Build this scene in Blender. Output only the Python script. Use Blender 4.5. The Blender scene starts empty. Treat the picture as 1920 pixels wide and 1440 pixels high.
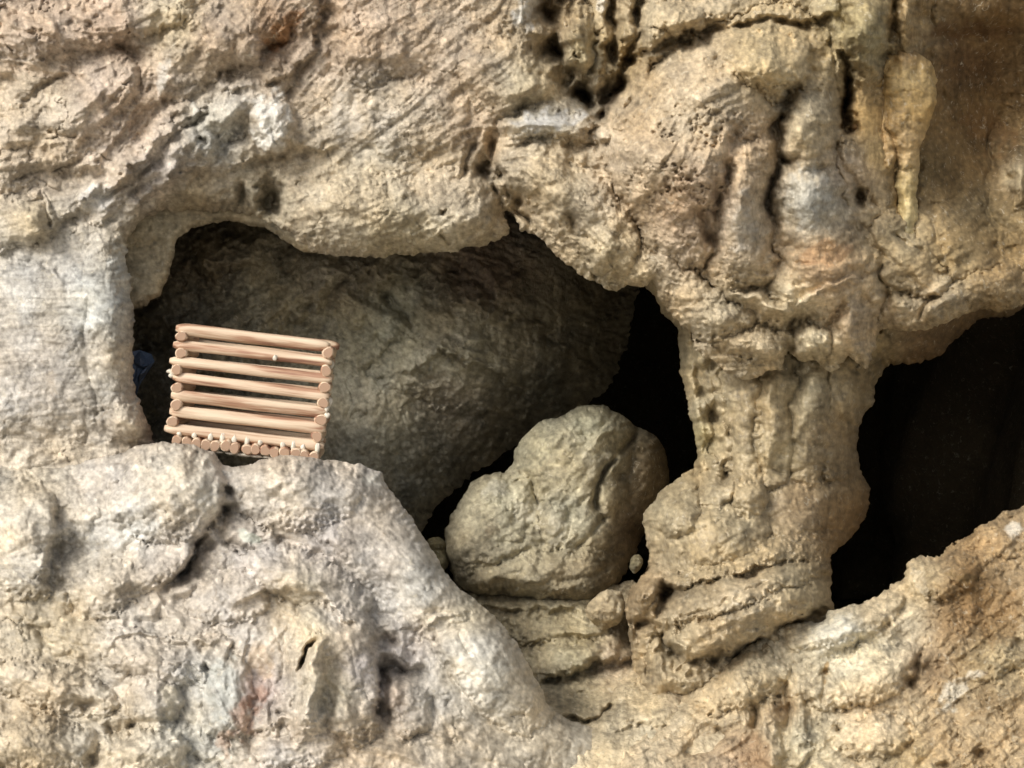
import bpy, math, random
import numpy as np
from mathutils import Vector, Matrix

R_ = math.radians
sc = bpy.context.scene
COL = sc.collection

# ------------------------------------------------------------------ camera, sky, sun, exposure
F = 2880.0            # focal length in photo pixels (1920 wide)
D0 = 3.0              # metres from the camera to the plane y = 0
cam_d = bpy.data.cameras.new('camera'); cam = bpy.data.objects.new('camera', cam_d); COL.objects.link(cam)
cam.location = (0, -D0, 0); cam.rotation_euler = (R_(90), 0, 0)
cam_d.sensor_width = 36; cam_d.lens = 36*F/1920; cam_d.clip_start = .05; cam_d.clip_end = 200
sc.camera = cam
w = bpy.data.worlds.new('World'); sc.world = w; w.use_nodes = True
nt = w.node_tree; bg = nt.nodes['Background']
sky = nt.nodes.new('ShaderNodeTexSky'); sky.sky_type = 'NISHITA'; sky.sun_disc = False
SUN_FROM = Vector((-0.62, -0.78, 0.62)).normalized()      # direction towards the light
sky.sun_elevation = math.asin(SUN_FROM.z); sky.sun_rotation = math.atan2(SUN_FROM.x, SUN_FROM.y)
sky.dust_density = 3.0; sky.air_density = 1.0; sky.ozone_density = 0.6
hs = nt.nodes.new('ShaderNodeHueSaturation'); hs.inputs['Saturation'].default_value = .35       # an overcast sky is nearly grey
nt.links.new(sky.outputs[0], hs.inputs['Color']); nt.links.new(hs.outputs[0], bg.inputs[0]); bg.inputs[1].default_value = 0.065
sl = bpy.data.lights.new('sun', 'SUN'); sl.energy = 1.5; sl.angle = R_(22); sl.color = (1, .95, .86)
so = bpy.data.objects.new('sun', sl); COL.objects.link(so)
so.rotation_euler = SUN_FROM.to_track_quat('Z', 'Y').to_euler(); so.location = SUN_FROM*8
sc.view_settings.view_transform = 'Standard'; sc.view_settings.look = 'None'
sc.view_settings.exposure = 1.15; sc.view_settings.gamma = 1.0
sc.cycles.max_bounces = 6; sc.cycles.diffuse_bounces = 4

STEP = 2.0            # mesh spacing in photo pixels

# ------------------------------------------------------------------ helpers
def pt(u, v, d):      # photo pixel + depth (metres behind y=0) -> world point
    k = (D0+d)/F
    return np.stack([(u-960)*k, d+0*u, (720-v)*k], -1)

def tag(o, label=None, cat=None, group=None, kind=None):
    if label: o['label'] = label
    if cat: o['category'] = cat
    if group: o['group'] = group
    if kind: o['kind'] = kind
    return o

_rs = np.random.RandomState(7)
_P = _rs.permutation(4096); _G = _rs.rand(4096)*2*np.pi
_GX, _GY = np.cos(_G), np.sin(_G)
def perlin(x, y, seed=0):
    x = x+seed*37.17; y = y-seed*19.31
    xi = np.floor(x).astype(int); yi = np.floor(y).astype(int); fx = x-xi; fy = y-yi
    def g(ix, iy, dx, dy):
        h = _P[(_P[ix & 4095]+iy) & 4095]
        return _GX[h]*dx+_GY[h]*dy
    u = fx*fx*fx*(fx*(fx*6-15)+10); v = fy*fy*fy*(fy*(fy*6-15)+10)
    a = g(xi, yi, fx, fy); b = g(xi+1, yi, fx-1, fy)
    c = g(xi, yi+1, fx, fy-1); d = g(xi+1, yi+1, fx-1, fy-1)
    return ((a+(b-a)*u)+((c+(d-c)*u)-(a+(b-a)*u))*v)*1.5
def fbm(x, y, s, octv=4, seed=0, gain=.5, ridged=False):
    t = 0*x; a = 1.; f = 1./s
    for i in range(octv):
        n = perlin(x*f, y*f, seed+i*3)
        t = t+a*((1-2*np.abs(n)) if ridged else n)
        a *= gain; f *= 2.03
    return t
def cells(x, y, s, seed=0):                     # Worley F1, F2
    x = x/s+seed*11.3; y = y/s+seed*5.7
    xi = np.floor(x).astype(int); yi = np.floor(y).astype(int)
    f1 = np.full(x.shape, 9.); f2 = np.full(x.shape, 9.)
    for i in (-1, 0, 1):
        for j in (-1, 0, 1):
            h = _P[(_P[(xi+i) & 4095]+yi+j) & 4095]
            px = xi+i+(h % 64)/64.; py = yi+j+(h//64)/64.
            d = np.hypot(px-x, py-y)
            f2 = np.minimum(f2, np.maximum(f1, d)); f1 = np.minimum(f1, d)
    return f1, f2
def bil(A, i, j):
    H, W = A.shape
    i = np.clip(i, 0, H-1.001); j = np.clip(j, 0, W-1.001)
    i0 = i.astype(int); j0 = j.astype(int); a = i-i0; b = j-j0
    return (A[i0, j0]*(1-a)*(1-b)+A[i0+1, j0]*a*(1-b)+A[i0, j0+1]*(1-a)*b+A[i0+1, j0+1]*a*b)
def sp(x, w=45.):                               # a ramp with a rounded foot
    return w*np.logaddexp(0, x/w)
def lic(A, ang, n=10, st=1.0):                  # smear a field along a direction field (angles in image space)
    st = st*2.5/STEP
    H, W = A.shape; I, J = np.meshgrid(np.arange(H, dtype=float), np.arange(W, dtype=float), indexing='ij')
    cx, cy = np.cos(ang), np.sin(ang); out = A.copy(); cnt = 1.
    for sg in (-1, 1):
        i, j = I.copy(), J.copy(); px, py = sg*cx, sg*cy
        for k in range(n):
            ii = np.clip(np.rint(i), 0, H-1).astype(int); jj = np.clip(np.rint(j), 0, W-1).astype(int)
            dx = cx[ii, jj]; dy = cy[ii, jj]; f = np.where(dx*px+dy*py < 0, -1., 1.); px = dx*f; py = dy*f
            j = j+st*px; i = i+st*py
            out += bil(A, i, j); cnt += 1
    return out/cnt
def blend(U, V, ctrl, power=3.0):               # scattered control values -> field; ctrl rows: u v r values...
    num = None; den = 0
    for c in ctrl:
        d = np.hypot(U-c[0], V-c[1])/c[2]
        wgt = 1/(1e-3+d**power)
        val = np.array(c[3:], float)
        num = wgt[..., None]*val if num is None else num+wgt[..., None]*val
        den = den+wgt
    return num/den[..., None]
def polyd(U, V, pts, closed=False):             # distance to a polyline, cross sign, parameter
    best = np.full(U.shape, 1e9); sg = np.zeros(U.shape); tt = np.zeros(U.shape)
    n = len(pts); m = n if closed else n-1
    for k in range(m):
        a = pts[k]; b = pts[(k+1) % n]
        ex, ey = b[0]-a[0], b[1]-a[1]; L = ex*ex+ey*ey+1e-9
        px, py = U-a[0], V-a[1]
        t = np.clip((px*ex+py*ey)/L, 0, 1)
        d = np.hypot(px-t*ex, py-t*ey)
        q = d < best-1e-6
        best = np.where(q, d, best); sg = np.where(q, ex*py-ey*px, sg); tt = np.where(q, (k+t)/m, tt)
    return best, sg, tt
def sdf(U, V, pts):                             # + inside
    d, _, _ = polyd(U, V, pts, True)
    ins = np.zeros(U.shape, bool); n = len(pts)
    for k in range(n):
        (x0, y0), (x1, y1) = pts[k], pts[(k+1) % n]
        if y0 == y1: continue
        c = ((y0 > V) != (y1 > V)) & (U < (x1-x0)*(V-y0)/(y1-y0)+x0)
        ins ^= c
    return np.where(ins, d, -d)

# feature sculpting: H is height towards the camera in photo pixels
def sculpt(U, V, H, feats):
    GN = 1.35
    u0, v0 = U[0, 0], V[0, 0]; hh, ww = U.shape
    for f in feats:
        k = f[0]
        if k in 'dk':                           # overlapping domes (d) and limbs (k) with creases where they meet
            if k == 'd':
                _, cx, cy, rx, ry, an, h0, h = f; m = max(rx, ry)*2.6; box = (cx-m, cx+m, cy-m, cy+m)
            else:
                _, pts, h0, a = f; m = max(p[2] for p in pts)*3.2
                box = (min(p[0] for p in pts)-m, max(p[0] for p in pts)+m, min(p[1] for p in pts)-m, max(p[1] for p in pts)+m)
            j0 = int(max(0, (box[0]-u0)/STEP)); j1 = int(min(ww, (box[1]-u0)/STEP+1))
            i0 = int(max(0, (box[2]-v0)/STEP)); i1 = int(min(hh, (box[3]-v0)/STEP+1))
            if j1 <= j0 or i1 <= i0: continue
            u = WU[i0:i1, j0:j1]+9*WN[i0:i1, j0:j1]; v = WV[i0:i1, j0:j1]+6*WN2[i0:i1, j0:j1]
            if k == 'd':
                b_ = R_(an); x = (u-cx)*math.cos(b_)+(v-cy)*math.sin(b_); y = -(u-cx)*math.sin(b_)+(v-cy)*math.cos(b_)
                r = np.sqrt((x/rx)**2+(y/ry)**2); val = h0+h*np.clip(1-r*r, 0, 1)**.72-np.clip(r-1, 0, 9)*min(rx, ry)*1.3
            else:
                val = np.full(u.shape, -1e4)
                for p, q in zip(pts[:-1], pts[1:]):
                    ex, ey = q[0]-p[0], q[1]-p[1]; t = np.clip(((u-p[0])*ex+(v-p[1])*ey)/(ex*ex+ey*ey), 0, 1)
                    d = np.hypot(u-p[0]-t*ex, v-p[1]-t*ey); rr = p[2]+(q[2]-p[2])*t
                    val = np.maximum(val, h0+a*rr*np.clip(1-(d/rr)**2, 0, 1)**.72-np.clip(d-rr, 0, 1e4)*1.3)
            A = H[i0:i1, j0:j1]; KK = 7.
            H[i0:i1, j0:j1] = np.maximum(A, val)-CR(U[i0:i1, j0:j1], V[i0:i1, j0:j1])*np.exp(-np.abs(A-val)/11.)*np.clip(.9+.9*WN[i0:i1, j0:j1], .1, 1.5)
            continue
        if k in ('b', 'p'):                     # bump / plateau: cx cy rx ry angle h
            _, cx, cy, rx, ry, an, h = f
            m = max(rx, ry)*2.4; box = (cx-m, cx+m, cy-m, cy+m)
        else:                                   # c crack / r ridge / s step : pts, width, h
            pts = f[1]; m = f[2]*5
            box = (min(p[0] for p in pts)-m, max(p[0] for p in pts)+m, min(p[1] for p in pts)-m, max(p[1] for p in pts)+m)
        j0 = int(max(0, (box[0]-u0)/STEP)); j1 = int(min(ww, (box[1]-u0)/STEP+1))
        i0 = int(max(0, (box[2]-v0)/STEP)); i1 = int(min(hh, (box[3]-v0)/STEP+1))
        if j1 <= j0 or i1 <= i0: continue
        u = WU[i0:i1, j0:j1]; v = WV[i0:i1, j0:j1]
        if k in ('b', 'p'):
            a = R_(an); x = (u-cx)*math.cos(a)+(v-cy)*math.sin(a); y = -(u-cx)*math.sin(a)+(v-cy)*math.cos(a)
            r2 = (x/rx)**2+(y/ry)**2
            H[i0:i1, j0:j1] += GN*h*(np.exp(-1.4*r2) if k == 'b' else np.exp(-r2**2.2))
        else:
            d, s, t = polyd(u, v, pts)
            tap = np.clip(np.minimum(t, 1-t)*8, 0, 1)**.7
            if k == 'c': H[i0:i1, j0:j1] -= np.clip(.95+.7*WN[i0:i1, j0:j1], .4, 1.4)*f[3]*np.exp(-(d/f[2])**1.3)*tap
            elif k == 'r': H[i0:i1, j0:j1] += GN*f[3]*np.exp(-(d/f[2])**2)*tap
            elif k == 's':
                mod = np.clip(.9+.8*WN[i0:i1, j0:j1], .3, 1.4)
                sd = np.where(s < 0, d, -d)+2.5*WN2[i0:i1, j0:j1]
                x = 1/(1+np.exp(-np.clip(sd/2.2, -20, 20)))
                H[i0:i1, j0:j1] += GN*mod*f[3]*tap*(x*np.exp(-np.abs(d)/(f[2]*1.6))-(1-x)*.55*np.exp(-np.abs(d)/f[2]))
    return H

def mesh_from(name, verts, quads, mat, tint=None, smooth=True):
    me = bpy.data.meshes.new(name)
    n = len(verts); q = len(quads)
    me.vertices.add(n); me.vertices.foreach_set('co', verts.astype(np.float32).ravel())
    me.loops.add(q*4); me.loops.foreach_set('vertex_index', quads.astype(np.int32).ravel())
    me.polygons.add(q); me.polygons.foreach_set('loop_start', (np.arange(q)*4).astype(np.int32))
    me.polygons.foreach_set('loop_total', np.full(q, 4, np.int32))
    me.polygons.foreach_set('use_smooth', np.full(q, smooth, bool))
    me.update(calc_edges=True)
    if tint is not None:
        a = me.color_attributes.new('tint', 'FLOAT_COLOR', 'POINT')
        c = np.ones((n, 4), np.float32); c[:, :tint.shape[1]] = tint; a.data.foreach_set('color', c.ravel())
    me.materials.append(mat)
    o = bpy.data.objects.new(name, me); COL.objects.link(o)
    return o

CR = lambda U, V: 13+0*U          # how deep the creases between lumps are
WU = WV = WN = WN2 = None
def layer(name, ext, outline, base, feats, tints, mat, lip=(40, 60), edge=5., flow=None, rough=None, skirt=260, inset=30,
          seed=0, warp=7, extra=None, dome=None, white=None):
    """a rock mass seen from the mouth of the cave: front surface with rolled rim and a rear skirt.
    ext (u0,v0,u1,v1); outline polygon or None; base(U,V) depth px; rough rows u v r fine mid pit"""
    global WU, WV, WN, WN2
    u0, v0, u1, v1 = ext
    nj = int((u1-u0)/STEP)+1; ni = int((v1-v0)/STEP)+1
    V, U = np.meshgrid(v0+np.arange(ni)*STEP, u0+np.arange(nj)*STEP, indexing='ij')
    WU = U+warp*(1.3*fbm(U, V, 46, 3, seed+5)+.2*fbm(U, V, 13, 2, seed+6)); WV = V+warp*(1.3*fbm(U, V, 46, 3, seed+9)+.2*fbm(U, V, 13, 2, seed+10))
    WN = fbm(U, V, 38, 2, seed+15); WN2 = fbm(U, V, 9, 2, seed+16)
    if outline is not None:
        CS = 8.0; ci = int((v1-v0)/CS)+2; cj = int((u1-u0)/CS)+2
        CV, CU = np.meshgrid(v0+np.arange(ci)*CS, u0+np.arange(cj)*CS, indexing='ij')
        # exact distance near the rim, coarse elsewhere
        dc = sdf(CU, CV, outline)
        D = bil(dc, (V-v0)/CS, (U-u0)/CS)
        D = D+edge*(fbm(U, V, 34, 2, seed+21)*.9+fbm(U, V, 11, 2, seed+23)*.5)
    else:
        D = np.full(U.shape, 1e4)
    H = -base(U, V)
    if outline is not None:
        r, dep = lip
        t = np.clip(1-D/r, 0, 1); H = H-dep*(1-np.sqrt(np.clip(1-t*t, 0, 1)))
    if dome is not None:
        r, dep = dome; t = np.clip(1-D/r, 0, 1); H = H-dep*(1-np.sqrt(np.clip(1-t*t, 0, 1)))
    H = H+sculpt(U, V, 0*U, sorted(feats, key=lambda f: f[0] not in 'dk'))
    # flowing strata and roughness
    CS = 20.0; ci = int((v1-v0)/CS)+2; cj = int((u1-u0)/CS)+2
    CV, CU = np.meshgrid(v0+np.arange(ci)*CS, u0+np.arange(cj)*CS, indexing='ij')
    fl = flow or [(960, 700, 100, 0)]
    vec = blend(CU, CV, [(a, b, c, math.cos(2*R_(d)), math.sin(2*R_(d))) for a, b, c, d in fl])
    ga = (V-v0)/CS, (U-u0)/CS
    ang = .5*np.arctan2(bil(vec[..., 1], *ga), bil(vec[..., 0], *ga))+.3*fbm(U, V, 120, 2, seed+40)
    rg = blend(CU, CV, rough or [(960, 700, 100, 1, 1, 0)])
    rf, rm, rp = [bil(rg[..., i], *ga) for i in range(3)]
    n1 = fbm(WU, WV, 17, 2, seed+1, ridged=True); l1 = lic(n1, ang, 9, 1.5); l1 -= l1.mean()
    n2 = fbm(WU, WV, 40, 2, seed+2, ridged=True); l2 = lic(n2, ang, 12, 2.6); l2 -= l2.mean()
    n3 = fbm(U, V, 7.5, 2, seed+3, ridged=True); l3 = lic(n3, ang, 4, 1.2); l3 -= l3.mean()
    f1, f2 = cells(WU+5*n1, WV+5*n1, 30, seed)
    lump = np.clip(f2-f1, 0, .5)
    c1, c2 = cells(U+3*n1, V+3*n1, 13, seed+3)
    bl1 = np.abs(fbm(WU, WV, 58, 3, seed+61)); bl2 = np.abs(fbm(U+2*n1, V+2*n1, 24, 2, seed+63)); bl3 = np.abs(perlin(U/6.5, V/6.5, seed+65))
    mo = np.clip(.55+1.3*fbm(U, V, 85, 2, seed+67), .12, 1.5)
    mid = 24*l2+6*(lump-.25)+13*fbm(WU, WV, 85, 3, seed+4)+17*(bl1-.3)
    fine = 10.5*l1+(4.2*l3+1.6*(np.clip(c2-c1, 0, .4)-.2)+6.5*(bl2-.3)+1.8*(bl3-.3))*mo
    pm = np.clip(fbm(U, V, 60, 2, seed+13)*2.+.35, 0, 1)
    pit = -np.clip(.36-c1, 0, 1)*26*pm-np.clip(.3-f1, 0, 1)*30*pm
    m2 = np.clip(.5+1.6*fbm(U, V, 130, 2, seed+81), 0, 1.3)
    qx = fbm(WU, WV, 150, 2, seed+83, .4); qg = np.hypot(*np.gradient(qx, STEP)); qq = qx*2.2+.35*l2; m2 = m2*np.clip(1.7-qg*2.2*45, 0, 1); fr = qq-np.floor(qq)
    flake = np.where(fr < .84, fr/.84, (1-fr)/.16)                 # plates with sharp broken edges
    e1, e2 = cells(WU+16*fbm(U, V, 30, 3, seed+85), WV+16*fbm(U, V, 30, 3, seed+86), 92, seed+7)
    crk = np.exp(-(e2-e1)/.035)*np.clip(.2+2.2*fbm(U, V, 70, 2, seed+88), 0, 1)
    H += rm*(mid+11*m2*(flake-.5)-13*crk)+.8*rf*fine+rp*pit
    if extra: H = extra(U, V, H, D)
    depth = -H/960.
    # colour of the stone, plus the shade that some tints have painted in
    tc = blend(CU, CV, tints, 3.2)
    tint = np.stack([bil(tc[..., i], *ga) for i in range(3)], -1)
    var = 1+.30*fbm(WU, WV, 60, 3, seed+31)+.40*l1+.30*l3+.30*fbm(U, V, 9, 3, seed+35)+.9*np.clip(fbm(U, V, 15, 3, seed+36)-.45, 0, .5)
    g = tint.mean(-1, keepdims=True); k = np.clip(1-(U-900)/700, 0, 1)[..., None]
    tint = g+(tint-g)*(.88-.16*k)
    tint = tint*var[..., None]*np.stack([.995+0*U, .965+0*U, .93-.05*np.clip((U-500)/600, 0, 1)], -1)
    hue = fbm(WU, WV, 95, 3, seed+33)
    tint = tint*np.stack([1+.05*hue, 1-.0*hue, 1-.08*hue], -1)
    for wch in (white or []):                  # mineral patches, scrapes and stains: cx cy rx ry angle rgb strength
        cx, cy, rx, ry, an, rgb, stg = wch
        a = R_(an); x = (WU-cx)*math.cos(a)+(WV-cy)*math.sin(a); y = -(WU-cx)*math.sin(a)+(WV-cy)*math.cos(a)
        m = np.clip(1.5*(1-((x/rx)**2+(y/ry)**2)+.7*fbm(U, V, 22, 3, seed+50)+.6*l1), 0, 1)[..., None]*stg
        tint = tint*(1-m)+np.array(rgb)*(1+.5*l1+.4*l3)[..., None]*m
    tint = np.concatenate([np.clip(tint, .02, .9), np.clip(.25+.75*rf+.3*(mo-.6), .15, 1.6)[..., None]], -1)
    keep = (D > 0); cell = keep[:-1, :-1] & keep[1:, :-1] & keep[:-1, 1:] & keep[1:, 1:]
    idx = np.arange(ni*nj).reshape(ni, nj)
    q = np.stack([idx[:-1, :-1], idx[1:, :-1], idx[1:, 1:], idx[:-1, 1:]], -1)[cell]
    Uf, Vf, Df, Pf, Tf = U.ravel().copy(), V.ravel().copy(), depth.ravel().copy(), D.ravel(), tint.reshape(-1, 4)
    E = np.concatenate([q[:, [0, 1]], q[:, [1, 2]], q[:, [2, 3]], q[:, [3, 0]]])
    key = np.minimum(E[:, 0], E[:, 1])*np.int64(ni*nj)+np.maximum(E[:, 0], E[:, 1])
    _, inv, cnt = np.unique(key, return_inverse=True, return_counts=True)
    B = E[cnt[inv] == 1]
    bv = np.unique(B)
    Dg = D
    if outline is not None:                     # a smooth inward direction for the rear skirt
        db = dc.copy()
        for _ in range(5):
            db = np.pad(db, 1, mode='edge'); db = (db[:-2, 1:-1]+db[2:, 1:-1]+db[1:-1, :-2]+db[1:-1, 2:]+db[1:-1, 1:-1])/5
        Dg = bil(db, (V-v0)/8., (U-u0)/8.)
    gy, gx = np.gradient(Dg, STEP); gx = gx.ravel()[bv]; gy = gy.ravel()[bv]; g = np.hypot(gx, gy)+1e-6
    gx /= g; gy /= g
    if outline is not None:
        mv = np.clip(Pf[bv], 0, STEP*1.2)*(Pf[bv] < 3*STEP)
        Uf[bv] -= gx*mv; Vf[bv] -= gy*mv
    used = np.unique(q); remap = np.full(ni*nj, -1); remap[used] = np.arange(len(used))
    P = [pt(Uf[used], Vf[used], Df[used])]; T = [Tf[used]]
    Q = [remap[q]]; cur = remap[bv]; n = len(used)
    look = np.full(ni*nj, -1); look[bv] = np.arange(len(bv))
    prev = cur
    for k in range(1, 7):
        t = k/6.; dd = skirt*t**1.2/960.; off = inset*math.sin(t*1.5)
        nz = fbm(Uf[bv]+k*31, Vf[bv], 30, 2, seed+70)*6*t
        uu = Uf[bv]+gx*(off+nz); vv = Vf[bv]+gy*(off+nz)
        P.append(pt(uu, vv, Df[bv]+dd)); T.append(Tf[bv])
        new = n+np.arange(len(bv)); n += len(bv)
        a, b = look[B[:, 0]], look[B[:, 1]]
        Q.append(np.stack([prev[b], prev[a], new[a], new[b]], -1)); prev = new
    return mesh_from(name, np.concatenate(P), np.concatenate(Q), mat, np.concatenate(T))

# ------------------------------------------------------------------ materials
def rock_mat(name, bump=1.0, rough=.8, spec=.3):
    m = bpy.data.materials.new(name); m.use_nodes = True; nt = m.node_tree; N = nt.nodes; L = nt.links
    p = N['Principled BSDF']; p.inputs['Roughness'].default_value = rough; p.inputs['Specular IOR Level'].default_value = spec
    at = N.new('ShaderNodeAttribute'); at.attribute_name = 'tint'
    tc = N.new('ShaderNodeTexCoord')
    def noise(scale, det=6, rg=.6, dist=0):
        n = N.new('ShaderNodeTexNoise'); n.inputs['Scale'].default_value = scale; n.inputs['Detail'].default_value = det
        n.inputs['Roughness'].default_value = rg; n.inputs['Distortion'].default_value = dist
        L.new(tc.outputs['Object'], n.inputs['Vector']); return n.outputs['Fac']
    def mrange(x, a, b, c, d):
        n = N.new('ShaderNodeMapRange'); L.new(x, n.inputs[0])
        for i, val in enumerate((a, b, c, d)): n.inputs[i+1].default_value = val
        return n.outputs[0]
    def mul(c, f):
        n = N.new('ShaderNodeVectorMath'); n.operation = 'SCALE'; L.new(c, n.inputs[0]); L.new(f, n.inputs['Scale']); return n.outputs[0]
    def mix(fac, a, col):
        n = N.new('ShaderNodeMix'); n.data_type = 'RGBA'; L.new(fac, n.inputs[0]); L.new(a, n.inputs[6]); n.inputs[7].default_value = (*col, 1); return n.outputs[2]
    c = at.outputs['Color']
    c = mul(c, mrange(noise(90, 5, .7, .4), .3, .7, .78, 1.24))
    c = mul(c, mrange(noise(17, 4, .6, .6), .3, .7, .88, 1.12))
    c = mix(mrange(noise(60, 3, .6, 1.2), .60, .72, 0, .45), c, (.62, .56, .44))      # pale crystals
    c = mix(mrange(noise(23, 6, .7, .8), .60, .74, 0, .35), c, (.20, .13, .07))      # iron and clay stains
    L.new(c, p.inputs['Base Color'])
    b2 = N.new('ShaderNodeBump'); b1 = N.new('ShaderNodeBump'); b1.inputs['Strength'].default_value = .9*bump; b1.inputs['Distance'].default_value = .010
    bs = N.new('ShaderNodeMath'); bs.operation = 'MULTIPLY'; bs.inputs[1].default_value = .85*bump; L.new(at.outputs['Alpha'], bs.inputs[0]); L.new(bs.outputs[0], b1.inputs['Strength']); L.new(bs.outputs[0], b2.inputs['Strength'])
    L.new(noise(38, 7, .62, .3), b1.inputs['Height'])
    b2.inputs['Distance'].default_value = .0045
    L.new(noise(190, 4, .6, 0), b2.inputs['Height']); L.new(b1.outputs[0], b2.inputs['Normal'])
    L.new(b2.outputs[0], p.inputs['Normal'])
    return m
M_wall = rock_mat('weathered_limestone', .8)
M_smooth = rock_mat('water_worn_limestone', .36, .58, .42)
M_dark = rock_mat('damp_limestone', .7, .75)

# palette of true stone colours (linear)
CREAM = (.42, .34, .22); PINK = (.42, .31, .23); GREY = (.40, .38, .34); OCHRE = (.37, .26, .13)
BROWN = (.24, .16, .08); RUST = (.30, .15, .07); PALE = (.50, .45, .36); OLIVE = (.27, .235, .15); WHITE = (.60, .58, .54)
DARK = (.12, .085, .045)

# ------------------------------------------------------------------ upper rock wall
wall_out = [(-330, -300), (2250, -300), (2250, 470), (1990, 500), (1925, 560), (1900, 585), (1868, 588), (1840, 576), (1800, 596),
    (1760, 612), (1700, 622), (1652, 614), (1640, 655), (1622, 690), (1590, 668), (1560, 700), (1530, 676), (1500, 680), (1480, 655), (1462, 690),
    (1430, 700), (1395, 714), (1350, 690), (1310, 655), (1282, 612),
    (1262, 596), (1240, 560), (1222, 528), (1205, 540), (1175, 535), (1145, 545), (1115, 528), (1085, 512), (1062, 492), (1030, 465), (1000, 440), (982, 432),
    (955, 396), (945, 380), (938, 396), (962, 432), (950, 442), (900, 462), (835, 474), (740, 481), (640, 483), (590, 474), (560, 455), (545, 437),
    (520, 425), (480, 405), (440, 398), (400, 396), (360, 396), (300, 396), (262, 415), (242, 442), (238, 480), (244, 530), (250, 580), (252, 640), (248, 690), (256, 740), (276, 790),
    (292, 832), (240, 900), (100, 940), (-330, 960)]
CR = lambda U, V: 4+11*np.clip((U-880)/250, 0, 1)
def wall_base(U, V):
    b = 40+0*U
    b = b-90*np.exp(-(((U-60)/230)**2+((V-660)/260)**2))          # left pillar swells forward
    b = b-.16*np.clip(420-V, 0, 900)*np.clip((1250-U)/500, .2, 1) # the roof leans out overhead
    b = b+.34*np.clip(U-1560, 0, 400)+330*np.exp(-(((U-1880)/150)**2+((V-210)/230)**2))
    b = b-150*np.exp(-(((U-1350)/230)**2+((V-260)/230)**2))
    b = b+90*np.exp(-(((U-1120)/70)**2+((V-40)/190)**2))
    return b
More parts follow.
